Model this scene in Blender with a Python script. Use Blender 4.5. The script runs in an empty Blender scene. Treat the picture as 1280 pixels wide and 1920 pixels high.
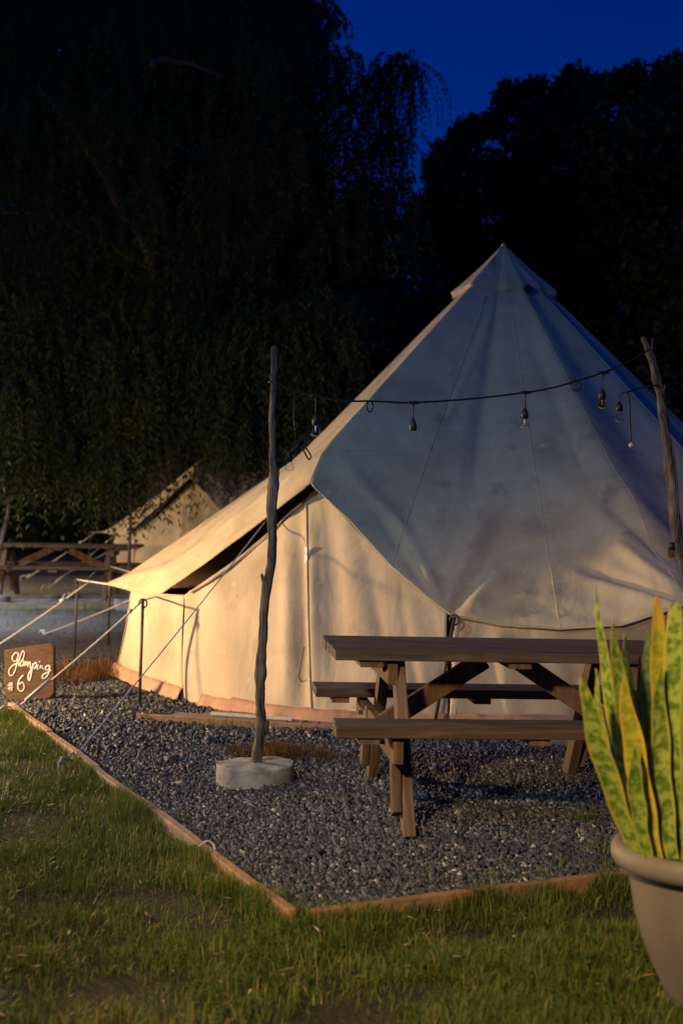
import bpy, bmesh, math, random
import numpy as np
from mathutils import Vector, Matrix

random.seed(7)
RNG = np.random.default_rng(11)
scene = bpy.context.scene
COL = scene.collection
R = math.radians

# ---------------------------------------------------------------- camera, sky, sun, exposure
EYE = 1.39            # eye height in metres
FPX = 2667.0          # focal length in photograph pixels (50 mm on a 36 mm tall frame)
HORIZON = 940.0
cam = bpy.data.cameras.new('camera')
cam.sensor_fit = 'VERTICAL'
cam.sensor_height = 36.0
cam.sensor_width = 24.0
cam.lens = 50.0
cam.clip_start = 0.05
cam.clip_end = 2000
cam.dof.use_dof = True
cam.dof.focus_distance = 6.8
cam.dof.aperture_fstop = 2.8
camera = bpy.data.objects.new('camera', cam)
COL.objects.link(camera)
camera.location = (0, 0, EYE)
camera.rotation_euler = (R(90 - 0.43), 0, 0)
scene.camera = camera

world = bpy.data.worlds.new('World')
scene.world = world
world.use_nodes = True
wn = world.node_tree.nodes
wl = world.node_tree.links
wn.clear()
w_out = wn.new('ShaderNodeOutputWorld')
w_bg = wn.new('ShaderNodeBackground')
w_sky = wn.new('ShaderNodeTexSky')
w_sky.sky_type = 'NISHITA'
w_sky.sun_disc = False
w_sky.sun_elevation = R(3.0)
w_sky.sun_rotation = R(286)
w_sky.air_density = 1.0
w_sky.dust_density = 0.2
w_sky.ozone_density = 6.0
w_tint = wn.new('ShaderNodeMixRGB')
w_tint.blend_type = 'MULTIPLY'
w_tint.inputs[0].default_value = 1.0
w_tint.inputs[2].default_value = (0.035, 0.33, 1.0, 1)     # late blue hour
wl.new(w_sky.outputs[0], w_tint.inputs[1])
wl.new(w_tint.outputs[0], w_bg.inputs[0])
w_bg.inputs[1].default_value = 0.145
wl.new(w_bg.outputs[0], w_out.inputs[0])

sun = bpy.data.lights.new('dusk_sun', 'SUN')
sun.energy = 0.10
sun.angle = R(25)
sun.color = (0.72, 0.98, 1.0)
sun_o = bpy.data.objects.new('dusk_sun', sun)
COL.objects.link(sun_o)
sun_o.rotation_euler = Vector((0.86, 0.24, -0.42)).to_track_quat('-Z', 'Y').to_euler()

scene.view_settings.view_transform = 'Standard'
scene.view_settings.look = 'None'
scene.view_settings.gamma = 1.0
scene.view_settings.exposure = 0.0
scene.view_settings.use_curve_mapping = False
scene.cycles.use_denoising = True
scene.cycles.max_bounces = 6
scene.cycles.transparent_max_bounces = 6

# ---------------------------------------------------------------- helpers
def at(px, py, d):
    """place seen at photograph pixel (px, py), d metres into the scene"""
    return Vector(((px - 640) / FPX * d, d, EYE - (py - HORIZON) / FPX * d))

def gd(px, py, z=0.0):
    """ground point (height z) seen at a photograph pixel"""
    return at(px, py, (EYE - z) * FPX / (py - HORIZON))

def lerp(a, b, t):
    return a + (b - a) * t

def tag(o, label=None, cat=None, group=None, kind=None):
    if label: o['label'] = label
    if cat: o['category'] = cat
    if group: o['group'] = group
    if kind: o['kind'] = kind
    return o

def empty(name, loc=(0, 0, 0), rot=(0, 0, 0)):
    o = bpy.data.objects.new(name, None)
    o.empty_display_size = 0.1
    COL.objects.link(o)
    o.location = loc
    o.rotation_euler = rot
    return o

def copy_tree(o, parent=None):
    c = o.copy()
    COL.objects.link(c)
    c.parent = parent
    for ch in list(o.children):
        copy_tree(ch, c)
    return c

class MB:
    def __init__(self, org=(0, 0, 0)):
        self.v, self.f, self.org = [], [], Vector(org)
        self.uv = None
    def add(self, verts, faces):
        b = len(self.v)
        self.v += [Vector(p) - self.org for p in verts]
        self.f += [tuple(i + b for i in f) for f in faces]
        return self
    def box(self, c, s, m=None):
        m = m or Matrix()
        c = Vector(c)
        pts = [c + m @ Vector((x * s[0] / 2, y * s[1] / 2, z * s[2] / 2)) for x in (-1, 1) for y in (-1, 1) for z in (-1, 1)]
        return self.add(pts, [(0, 1, 3, 2), (4, 6, 7, 5), (0, 4, 5, 1), (2, 3, 7, 6), (0, 2, 6, 4), (1, 5, 7, 3)])
    def beam(self, p, q, w, h, side=(1, 0, 0)):
        """rectangular beam from p to q: h across `side`, w across the other axis"""
        p, q = Vector(p), Vector(q)
        d = (q - p).normalized()
        s = Vector(side); s = (s - d * s.dot(d)).normalized()
        t = d.cross(s)
        pts = []
        for e in (p, q):
            for a, b in ((-1, -1), (1, -1), (1, 1), (-1, 1)):
                pts.append(e + s * (a * h / 2) + t * (b * w / 2))
        return self.add(pts, [(0, 3, 2, 1), (4, 5, 6, 7), (0, 1, 5, 4), (1, 2, 6, 5), (2, 3, 7, 6), (3, 0, 4, 7)])
    def tube(self, pts, rad, n=8, flat=1.0, lump=0.0, flute=0.0):
        pts = [Vector(p) for p in pts]
        k = len(pts)
        rr = rad if hasattr(rad, '__len__') else [rad] * k
        up = Vector((0.31, 0.2, 0.93))
        ring, prev = [], None
        for i, p in enumerate(pts):
            d = (pts[min(i + 1, k - 1)] - pts[max(i - 1, 0)]).normalized()
            if prev is None:
                s = d.cross(up if abs(d.dot(up)) < .95 else Vector((1, 0, 0))).normalized()
            else:
                s = (prev - d * prev.dot(d)).normalized()
            prev = s
            t = d.cross(s)
            for j in range(n):
                a = 2 * math.pi * j / n
                r_ = rr[i] * (1 + lump * (math.sin(3 * a + i * .9) * .5 + random.uniform(-.5, .5)) + flute * (math.sin(2 * a + i * .22) + .55 * math.sin(5 * a + .37 * i) + .35 * math.sin(9 * a - .2 * i)))
                ring.append(p + s * (math.cos(a) * r_) + t * (math.sin(a) * r_ * flat))
        fs = [(i * n + j, i * n + (j + 1) % n, (i + 1) * n + (j + 1) % n, (i + 1) * n + j) for i in range(k - 1) for j in range(n)]
        fs += [tuple(range(n - 1, -1, -1)), tuple(range((k - 1) * n, k * n))]
        return self.add(ring, fs)
    def lathe(self, prof, n=48, c=(0, 0, 0), cap=True):
        c = Vector(c)
        ring = [c + Vector((r * math.cos(2 * math.pi * j / n), r * math.sin(2 * math.pi * j / n), z)) for r, z in prof for j in range(n)]
        k = len(prof)
        fs = [(i * n + j, i * n + (j + 1) % n, (i + 1) * n + (j + 1) % n, (i + 1) * n + j) for i in range(k - 1) for j in range(n)]
        if cap:
            fs += [tuple(range(n - 1, -1, -1)), tuple(range((k - 1) * n, k * n))]
        return self.add(ring, fs)
    def grid(self, rows):
        n, m = len(rows), len(rows[0])
        return self.add([p for r_ in rows for p in r_], [(i * m + j, i * m + j + 1, (i + 1) * m + j + 1, (i + 1) * m + j) for i in range(n - 1) for j in range(m - 1)])
    def mesh(self, name, smooth=False):
        me = bpy.data.meshes.new(name)
        me.from_pydata([tuple(p) for p in self.v], [], self.f)
        if smooth:
            me.polygons.foreach_set('use_smooth', [True] * len(me.polygons))
        me.update()
        return me
    def build(self, name, mat, parent=None, smooth=False, bevel=0.0, thick=0.0, offset=0.0):
        o = bpy.data.objects.new(name, self.mesh(name, smooth))
        o.data.materials.append(mat)
        COL.objects.link(o)
        o.parent = parent
        if thick:
            md = o.modifiers.new('thickness', 'SOLIDIFY'); md.thickness = thick; md.offset = offset
        if bevel:
            md = o.modifiers.new('bevel', 'BEVEL'); md.width = bevel; md.segments = 2; md.limit_method = 'ANGLE'
        return o

def np_mesh(name, V, F, mat, parent=None, rnd=None, smooth=False):
    """fast mesh from numpy: V (n,3), F (m,k) equal-sided faces, rnd one value per vertex"""
    me = bpy.data.meshes.new(name)
    n, (m, k) = len(V), F.shape
    me.vertices.add(n)
    me.vertices.foreach_set('co', np.ascontiguousarray(V, np.float32).ravel())
    me.loops.add(m * k)
    me.loops.foreach_set('vertex_index', np.ascontiguousarray(F, np.int32).ravel())
    me.polygons.add(m)
    me.polygons.foreach_set('loop_start', np.arange(0, m * k, k, dtype=np.int32))
    if smooth:
        me.polygons.foreach_set('use_smooth', np.ones(m, bool))
    if rnd is not None:
        a = me.attributes.new('rnd', 'FLOAT', 'POINT')
        a.data.foreach_set('value', np.ascontiguousarray(rnd, np.float32))
    me.update(calc_edges=True)
    me.validate()
    me.materials.append(mat)
    o = bpy.data.objects.new(name, me)
    COL.objects.link(o)
    o.parent = parent
    return o

def rand_rot(n, tilt=None):
    """n random rotation matrices; with tilt only leaning that far from upright"""
    q = RNG.normal(size=(n, 4))
    if tilt is not None:
        a = RNG.uniform(0, 2 * np.pi, n); b = RNG.normal(0, tilt, n); c = RNG.uniform(0, 2 * np.pi, n)
        ca, sa, cb, sb, cc, sc = np.cos(a), np.sin(a), np.cos(b), np.sin(b), np.cos(c), np.sin(c)
        z = np.zeros(n); o = np.ones(n)
        Rz = np.stack([ca, -sa, z, sa, ca, z, z, z, o], 1).reshape(n, 3, 3)
        Rx = np.stack([o, z, z, z, cb, -sb, z, sb, cb], 1).reshape(n, 3, 3)
        Rw = np.stack([cc, -sc, z, sc, cc, z, z, z, o], 1).reshape(n, 3, 3)
        return Rz @ Rx @ Rw
    q /= np.linalg.norm(q, axis=1, keepdims=True)
    w, x, y, z = q.T
    return np.stack([1 - 2 * (y * y + z * z), 2 * (x * y - z * w), 2 * (x * z + y * w), 2 * (x * y + z * w), 1 - 2 * (x * x + z * z), 2 * (y * z - x * w), 2 * (x * z - y * w), 2 * (y * z + x * w), 1 - 2 * (x * x + y * y)], 1).reshape(n, 3, 3)

def scatter(V0, F0, P, M, S):
    """copies of a small template: V0 (v,3), F0 (f,k), at P with rotation M and scale S (n,3)"""
    n, v = len(P), len(V0)
    V = np.einsum('nij,nvj->nvi', M, V0[None] * S[:, None, :]) + P[:, None, :]
    F = F0[None] + (np.arange(n) * v)[:, None, None]
    return V.reshape(-1, 3), F.reshape(-1, F0.shape[1])

# ---------------------------------------------------------------- materials
def new_mat(name):
    m = bpy.data.materials.new(name)
    m.use_nodes = True
    nt = m.node_tree
    return m, nt.nodes, nt.links, nt.nodes['Principled BSDF']

def ramp(N, stops):
    r_ = N.new('ShaderNodeValToRGB')
    el = r_.color_ramp.elements
    while len(el) < len(stops): el.new(0.5)
    for e, (p, c) in zip(el, stops):
        e.position = p; e.color = (*c, 1)
    return r_

def noise_mat(name, stops, scale=5, detail=6, rough=.8, stretch=(1, 1, 1), bump=.3, bump_scale=None, dist=.01, spec=.3, rnd=True, speck=None, distort=0.0, crease=None):
    m, N, L, b = new_mat(name)
    tc = N.new('ShaderNodeTexCoord'); mp = N.new('ShaderNodeMapping')
    mp.inputs['Scale'].default_value = stretch
    vec = tc.outputs['Object']
    if rnd:
        oi = N.new('ShaderNodeObjectInfo'); mu = N.new('ShaderNodeMath'); mu.operation = 'MULTIPLY'; mu.inputs[1].default_value = 37.0
        ad = N.new('ShaderNodeVectorMath'); ad.operation = 'ADD'
        L.new(oi.outputs['Random'], mu.inputs[0]); L.new(vec, ad.inputs[0]); L.new(mu.outputs[0], ad.inputs[1])
        vec = ad.outputs[0]
    L.new(vec, mp.inputs[0])
    nz = N.new('ShaderNodeTexNoise'); nz.inputs['Scale'].default_value = scale; nz.inputs['Detail'].default_value = detail
    nz.inputs['Roughness'].default_value = .62; nz.inputs['Distortion'].default_value = distort
    L.new(mp.outputs[0], nz.inputs['Vector'])
    cr = ramp(N, stops)
    L.new(nz.outputs[0], cr.inputs[0])
    colour = cr.outputs[0]
    if speck:                                   # (scale, threshold, colour, amount): stains with a shape of their own
        for sc_, th, cc, am in speck:
            s2 = N.new('ShaderNodeTexNoise'); s2.inputs['Scale'].default_value = sc_; s2.inputs['Detail'].default_value = 5
            L.new(vec, s2.inputs['Vector'])
            r2 = ramp(N, [(th, (0, 0, 0)), (min(th + .12, 1), (am, am, am))])
            L.new(s2.outputs[0], r2.inputs[0])
            mx = N.new('ShaderNodeMixRGB'); mx.inputs[2].default_value = (*cc, 1)
            L.new(r2.outputs[0], mx.inputs[0]); L.new(colour, mx.inputs[1])
            colour = mx.outputs[0]
    if rnd:
        hs = N.new('ShaderNodeHueSaturation'); mr = N.new('ShaderNodeMapRange'); mr.inputs[3].default_value = .72; mr.inputs[4].default_value = 1.25
        L.new(oi.outputs['Random'], mr.inputs[0]); L.new(mr.outputs[0], hs.inputs['Value']); L.new(colour, hs.inputs['Color'])
        ms = N.new('ShaderNodeMapRange'); ms.inputs[3].default_value = 1.1; ms.inputs[4].default_value = .75
        fr_ = N.new('ShaderNodeMath'); fr_.operation = 'FRACT'; L.new(mu.outputs[0], fr_.inputs[0]); L.new(fr_.outputs[0], ms.inputs[0]); L.new(ms.outputs[0], hs.inputs['Saturation'])
        colour = hs.outputs[0]
    L.new(colour, b.inputs['Base Color'])
    b.inputs['Roughness'].default_value = rough
    b.inputs['Specular IOR Level'].default_value = spec
    if bump:
        n2 = N.new('ShaderNodeTexNoise'); n2.inputs['Scale'].default_value = bump_scale or scale * 3; n2.inputs['Detail'].default_value = 8
        L.new(mp.outputs[0], n2.inputs['Vector'])
        bp = N.new('ShaderNodeBump'); bp.inputs['Strength'].default_value = bump; bp.inputs['Distance'].default_value = dist
        L.new(n2.outputs[0], bp.inputs['Height']); L.new(bp.outputs[0], b.inputs['Normal'])
        if crease:
            n4 = N.new('ShaderNodeTexNoise'); n4.inputs['Scale'].default_value = crease[0]; n4.inputs['Detail'].default_value = 4; n4.inputs['Distortion'].default_value = .5
            m4 = N.new('ShaderNodeMapping'); m4.inputs['Scale'].default_value = (1.5, 1.5, .45)
            L.new(vec, m4.inputs[0]); L.new(m4.outputs[0], n4.inputs['Vector'])
            b4 = N.new('ShaderNodeBump'); b4.inputs['Strength'].default_value = crease[1]; b4.inputs['Distance'].default_value = crease[2]
            L.new(n4.outputs[0], b4.inputs['Height']); L.new(b4.outputs[0], bp.inputs['Normal'])
    return m

def attr_mat(name, stops, rough=.6, spec=.3, translucent=0.0, patch=None):
    """colour from the per-piece random value stored on the mesh, plus optional patches over the place"""
    m, N, L, b = new_mat(name)
    a = N.new('ShaderNodeAttribute'); a.attribute_name = 'rnd'
    val = a.outputs['Fac']
    if patch:
        tc = N.new('ShaderNodeTexCoord'); nz = N.new('ShaderNodeTexNoise'); nz.inputs['Scale'].default_value = patch[0]; nz.inputs['Detail'].default_value = 3
        L.new(tc.outputs['Object'], nz.inputs['Vector'])
        mr = N.new('ShaderNodeMapRange'); mr.inputs[1].default_value = .3; mr.inputs[2].default_value = .7; mr.inputs[3].default_value = -patch[1]; mr.inputs[4].default_value = patch[1]
        L.new(nz.outputs[0], mr.inputs[0])
        ad = N.new('ShaderNodeMath'); ad.operation = 'ADD'; ad.use_clamp = True
        L.new(val, ad.inputs[0]); L.new(mr.outputs[0], ad.inputs[1]); val = ad.outputs[0]
    cr = ramp(N, stops)
    L.new(val, cr.inputs[0]); L.new(cr.outputs[0], b.inputs['Base Color'])
    b.inputs['Roughness'].default_value = rough
    b.inputs['Specular IOR Level'].default_value = spec
    if translucent:
        t = N.new('ShaderNodeBsdfTranslucent'); mx = N.new('ShaderNodeMixShader'); mx.inputs[0].default_value = translucent
        L.new(cr.outputs[0], t.inputs[0]); L.new(b.outputs[0], mx.inputs[1]); L.new(t.outputs[0], mx.inputs[2])
        L.new(mx.outputs[0], N['Material Output'].inputs[0])
    return m

M = {}
M['canvas'] = noise_mat('canvas', [(.3, (.50, .405, .265)), (.55, (.63, .52, .35)), (.75, (.68, .57, .40))], 2.3, 8, .92, bump=.35, bump_scale=38, dist=.006, spec=.1, rnd=False,
                        crease=(2.2, .35, .05),
                        speck=[(1.7, .55, (.36, .30, .22), .6), (5, .60, (.30, .26, .20), .55), (13, .63, (.80, .72, .56), .5), (30, .68, (.22, .19, .15), .6)])
M['canvas_wall'] = noise_mat('canvas_wall', [(.3, (.53, .42, .29)), (.7, (.66, .54, .39))], 1.9, 8, .92, bump=.3, bump_scale=30, dist=.006, spec=.1, rnd=False,
                             crease=(2.6, .40, .05),
                             speck=[(1.6, .50, (.46, .37, .27), .7), (4.5, .57, (.40, .32, .23), .6), (9, .62, (.70, .61, .47), .5), (15, .68, (.20, .165, .12), .75)])
M['canvas_hem'] = noise_mat('canvas_hem', [(.3, (.40, .215, .13)), (.7, (.54, .32, .215))], 6, 6, .7, bump=.4, bump_scale=20, dist=.01, spec=.3, rnd=False, speck=[(9, .6, (.25, .16, .11), .6)])
M['rope'] = noise_mat('rope', [(.3, (.45, .43, .40)), (.7, (.70, .68, .64))], 90, 3, .8, bump=.5, bump_scale=200, dist=.002)
M['steel_dark'] = noise_mat('steel_dark', [(.3, (.03, .028, .026)), (.7, (.09, .075, .06))], 25, 5, .5, bump=.1, spec=.5)
M['black_rubber'] = noise_mat('black_rubber', [(.3, (.010, .010, .011)), (.7, (.022, .022, .024))], 40, 3, .5, bump=.05, spec=.4)
M['table_wood'] = noise_mat('table_wood', [(.25, (.034, .023, .016)), (.5, (.085, .056, .036)), (.75, (.17, .115, .075))], 6, 8, .75, (.35, 5, 5), bump=.5, bump_scale=14, dist=.004, distort=.6,
                            speck=[(5, .62, (.05, .033, .022), .6)])
M['table_wood_y'] = noise_mat('table_wood_y', [(.25, (.050, .031, .019)), (.5, (.13, .078, .045)), (.75, (.235, .15, .088))], 6, 8, .75, (5, .5, .5), bump=.5, bump_scale=14, dist=.004, distort=.6,
                              speck=[(5, .62, (.05, .033, .022), .5)])
M['edging_wood'] = noise_mat('edging_wood', [(.25, (.20, .115, .058)), (.5, (.33, .20, .11)), (.8, (.46, .30, .18))], 5, 8, .8, (4, .7, 6), bump=.5, bump_scale=16, dist=.004, distort=.5, speck=[(6, .58, (.10, .065, .04), .7)])
M['sign_wood'] = noise_mat('sign_wood', [(.25, (.075, .038, .018)), (.5, (.125, .066, .033)), (.8, (.19, .11, .06))], 9, 8, .75, (.8, 4, 6), bump=.4, bump_scale=25, dist=.003, distort=.5)
M['grey_plank'] = noise_mat('grey_plank', [(.25, (.10, .085, .065)), (.75, (.24, .20, .16))], 6, 8, .85, (.6, 6, 6), bump=.5, bump_scale=16, dist=.004)
M['bark_pole'] = noise_mat('bark_pole', [(.3, (.030, .024, .018)), (.5, (.105, .085, .065)), (.75, (.23, .19, .15))], 12, 8, .85, (2.4, 2.4, .5), bump=1.0, bump_scale=24, dist=.02, distort=.7)
M['bark'] = noise_mat('bark', [(.25, (.07, .055, .042)), (.75, (.17, .14, .11))], 8, 8, .9, (1, 1, .3), bump=.9, bump_scale=14, dist=.03)
M['concrete'] = noise_mat('concrete', [(.3, (.13, .125, .112)), (.5, (.25, .245, .225)), (.75, (.36, .35, .32))], 11, 9, .9, bump=.6, bump_scale=60, dist=.006, speck=[(14, .62, (.22, .20, .17), .5)])
M['pot'] = noise_mat('pot', [(.3, (.155, .132, .10)), (.7, (.20, .172, .134))], 5, 6, .62, bump=.12, bump_scale=120, dist=.002, spec=.35, speck=[(7, .63, (.20, .165, .12), .4)])
M['soil'] = noise_mat('soil', [(.3, (.03, .022, .015)), (.7, (.08, .06, .04))], 18, 8, .95, bump=1, bump_scale=40, dist=.03)
M['paint_white'] = noise_mat('paint_white', [(.3, (.70, .66, .58)), (.7, (.82, .79, .72))], 40, 3, .7, bump=.1)
M['tag_white'] = noise_mat('tag_white', [(.3, (.78, .80, .84)), (.7, (.86, .88, .90))], 30, 3, .5, bump=0)
M['ground'] = noise_mat('ground', [(.3, (.075, .072, .068)), (.5, (.12, .115, .108)), (.75, (.17, .165, .155))], 1.3, 10, .95, bump=.9, bump_scale=22, dist=.05, rnd=False)
M['gravel_base'] = noise_mat('gravel_base', [(.3, (.022, .022, .024)), (.7, (.075, .072, .07))], 60, 6, .9, bump=1, bump_scale=70, dist=.03, rnd=False)
M['gravel_pale'] = noise_mat('gravel_pale', [(.3, (.15, .15, .155)), (.5, (.25, .25, .26)), (.75, (.36, .36, .37))], 9, 10, .9, bump=1, bump_scale=24, dist=.04, rnd=False)
M['lawn_soil'] = noise_mat('lawn_soil', [(.3, (.018, .020, .009)), (.7, (.050, .048, .022))], 14, 8, .95, bump=1, bump_scale=50, dist=.03, rnd=False)
M['stone'] = attr_mat('stone', [(0, (.026, .028, .036)), (.45, (.070, .076, .094)), (.8, (.14, .142, .155)), (.94, (.22, .215, .205)), (1, (.46, .42, .34))], .7, .4)
M['grass'] = attr_mat('grass', [(0, (.048, .085, .012)), (.4, (.098, .150, .022)), (.72, (.165, .195, .032)), (.88, (.26, .22, .06)), (1, (.38, .29, .12))], .55, .3, .25, patch=(2.6, .22))
M['dry_grass'] = attr_mat('dry_grass', [(0, (.06, .028, .010)), (.6, (.15, .072, .026)), (1, (.26, .155, .065))], .7, .2, .2)
M['weed'] = attr_mat('weed', [(0, (.04, .08, .018)), (.7, (.09, .15, .035)), (1, (.18, .19, .06))], .55, .3, .25)
M['pepper_leaf'] = attr_mat('pepper_leaf', [(0, (.014, .027, .008)), (.5, (.026, .046, .013)), (.85, (.048, .068, .018)), (1, (.085, .095, .025))], .55, .3, .25, patch=(.5, .25))
M['broad_leaf'] = attr_mat('broad_leaf', [(0, (.022, .036, .014)), (.6, (.04, .06, .02)), (1, (.06, .08, .03))], .5, .3, .2, patch=(.6, .2))
M['litter'] = attr_mat('litter', [(0, (.22, .13, .06)), (.6, (.42, .30, .15)), (1, (.60, .52, .38))], .8, .2)
M['bulb_amber'] = None
def glass_mat(name, tint, rough=.04):
    m, N, L, b = new_mat(name)
    tr = N.new('ShaderNodeBsdfTransparent'); tr.inputs[0].default_value = (*tint, 1)
    gl = N.new('ShaderNodeBsdfGlossy'); gl.inputs['Roughness'].default_value = .08
    fz = N.new('ShaderNodeLayerWeight'); fz.inputs[0].default_value = .12
    mx = N.new('ShaderNodeMixShader')
    L.new(fz.outputs['Fresnel'], mx.inputs[0]); L.new(tr.outputs[0], mx.inputs[1]); L.new(gl.outputs[0], mx.inputs[2])
    L.new(mx.outputs[0], N['Material Output'].inputs[0])
    return m
M['bulb_clear'] = glass_mat('bulb_clear', (.95, .95, .93))
M['bulb_amber'] = glass_mat('bulb_amber', (.85, .60, .22))
M['brass'] = noise_mat('brass', [(.3, (.45, .40, .30)), (.7, (.62, .56, .44))], 60, 3, .35, bump=.05, spec=.6)

def leaf_mat(name, dark, pale, edge, tip):
    """mother-in-law's-tongue: wavy cross bands along the blade, yellow margins"""
    m, N, L, b = new_mat(name)
    uv = N.new('ShaderNodeAttribute'); uv.attribute_name = 'leafuv'
    oi = N.new('ShaderNodeObjectInfo')
    sx = N.new('ShaderNodeSeparateXYZ'); L.new(uv.outputs['Vector'], sx.inputs[0])
    mul = N.new('ShaderNodeMath'); mul.operation = 'MULTIPLY'; mul.inputs[1].default_value = 13; L.new(oi.outputs['Random'], mul.inputs[0])
    cx = N.new('ShaderNodeCombineXYZ')
    sc = N.new('ShaderNodeMath'); sc.operation = 'MULTIPLY'; sc.inputs[1].default_value = .06; L.new(sx.outputs[0], sc.inputs[0])
    L.new(sc.outputs[0], cx.inputs[0]); L.new(sx.outputs[1], cx.inputs[1]); L.new(mul.outputs[0], cx.inputs[2])
    nz = N.new('ShaderNodeTexNoise'); nz.inputs['Scale'].default_value = 34; nz.inputs['Detail'].default_value = 5; nz.inputs['Roughness'].default_value = .65
    L.new(cx.outputs[0], nz.inputs['Vector'])
    cr = ramp(N, [(.42, dark), (.50, lerp(Vector(dark), Vector(pale), .4)), (.56, pale)])
    L.new(nz.outputs[0], cr.inputs[0])
    # margins
    sub = N.new('ShaderNodeMath'); sub.operation = 'SUBTRACT'; sub.inputs[1].default_value = .5; L.new(sx.outputs[0], sub.inputs[0])
    ab = N.new('ShaderNodeMath'); ab.operation = 'ABSOLUTE'; L.new(sub.outputs[0], ab.inputs[0])
    n3 = N.new('ShaderNodeTexNoise'); n3.inputs['Scale'].default_value = 5; L.new(cx.outputs[0], n3.inputs['Vector'])
    ad = N.new('ShaderNodeMath'); ad.operation = 'MULTIPLY_ADD'; ad.inputs[1].default_value = .16; L.new(n3.outputs[0], ad.inputs[0]); L.new(ab.outputs[0], ad.inputs[2])
    er = ramp(N, [(.44, (0, 0, 0)), (.53, (1, 1, 1))]); L.new(ad.outputs[0], er.inputs[0])
    mx = N.new('ShaderNodeMixRGB'); mx.inputs[2].default_value = (*edge, 1)
    L.new(er.outputs[0], mx.inputs[0]); L.new(cr.outputs[0], mx.inputs[1])
    # dry yellow towards the tip
    a2 = N.new('ShaderNodeMath'); a2.operation = 'MULTIPLY_ADD'; a2.inputs[1].default_value = .35; L.new(n3.outputs[0], a2.inputs[0]); L.new(sx.outputs[1], a2.inputs[2])
    tr = ramp(N, [(tip, (0, 0, 0)), (min(1, tip + .22), (.85, .85, .85))]); L.new(a2.outputs[0], tr.inputs[0])
    m2 = N.new('ShaderNodeMixRGB'); m2.inputs[2].default_value = (.50, .33, .055, 1)
    L.new(tr.outputs[0], m2.inputs[0]); L.new(mx.outputs[0], m2.inputs[1])
    L.new(m2.outputs[0], b.inputs['Base Color'])
    b.inputs['Roughness'].default_value = .42
    b.inputs['Specular IOR Level'].default_value = .4
    bp = N.new('ShaderNodeBump'); bp.inputs['Strength'].default_value = .25; bp.inputs['Distance'].default_value = .003
    L.new(nz.outputs[0], bp.inputs['Height']); L.new(bp.outputs[0], b.inputs['Normal'])
    return m
M['blade_green'] = leaf_mat('blade_green', (.065, .14, .012), (.27, .34, .065), (.36, .35, .04), 1.05)
M['blade_yellow'] = leaf_mat('blade_yellow', (.22, .25, .018), (.40, .38, .05), (.56, .40, .04), .98)
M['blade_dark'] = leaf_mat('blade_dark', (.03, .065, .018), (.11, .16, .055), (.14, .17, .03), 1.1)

# ---------------------------------------------------------------- the ground
def terrain(x, y):
    t = min(max((y - 12.5) / 5.5, 0), 1)
    return .17 * t * t * (3 - 2 * t)

gm = MB()
ys = [-40, -10, 0, 2, 3, 4, 5, 6, 7, 8, 9, 10, 11, 12, 13, 14, 15, 16, 17, 18, 19, 20, 24, 30, 40, 70, 140, 300]
xs = [-300, -120, -50, -25, -14, -10] + list(range(-8, 9)) + [10, 14, 25, 50, 120, 300]
gm.grid([[Vector((x, y, terrain(x, y) - .012)) for x in xs] for y in ys])
tag(gm.build('ground', M['ground'], smooth=True), kind='structure')

K = Vector((-.155, 4.62, 0))                   # near corner of the gravel pad
DL = Vector((-.392, .920, 0))                  # along the left edging
DR = Vector((.920, .392, 0))                   # along the front edging

def sheet(name, corners, z, mat, nx=12, ny=12, follow=False):
    a, b, c, d = [Vector(p) for p in corners]
    rows = []
    for j in range(ny + 1):
        t = j / ny
        l, r_ = lerp(a, d, t), lerp(b, c, t)
        row = []
        for i in range(nx + 1):
            p = lerp(l, r_, i / nx)
            p.z = z + (terrain(p.x, p.y) if follow else 0)
            row.append(p)
        rows.append(row)
    return MB().grid(rows).build(name, mat, smooth=True)

tag(sheet('gravel_bed', [K, K + DR * 6, K + DR * 6 + DL * 8.2, K + DL * 8.2], .004, M['gravel_base'], follow=True), kind='structure')
tag(sheet('lawn_left', [K - DR * 3.5 - DL * 3.5, K - DL * 3.5, K + DL * 5.25, K - DR * 3.5 + DL * 5.25], -.002, M['lawn_soil']), kind='structure')
tag(sheet('lawn_front', [K - DL * 3.5 + DR * .002, K + DR * 6 - DL * 3.5, K + DR * 6, K + DR * .002], -.002, M['lawn_soil']), kind='structure')
tag(sheet('far_gravel_bed', [(-9, 16.6, 0), (-2.0, 16.9, 0), (-2.0, 23, 0), (-9, 23, 0)], .012, M['gravel_pale'], follow=True), kind='structure')

# ---- loose gravel stones
ico = bmesh.new()
bmesh.ops.create_icosphere(ico, subdivisions=1, radius=1)
ICO_V = np.array([[1, 0, 0], [-1, 0, 0], [0, 1, 0], [0, -1, 0], [0, 0, 1], [0, 0, -1.0]])
ICO_F = np.array([[0, 2, 4], [2, 1, 4], [1, 3, 4], [3, 0, 4], [2, 0, 5], [1, 2, 5], [3, 1, 5], [0, 3, 5]])
ico.free()

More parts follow.
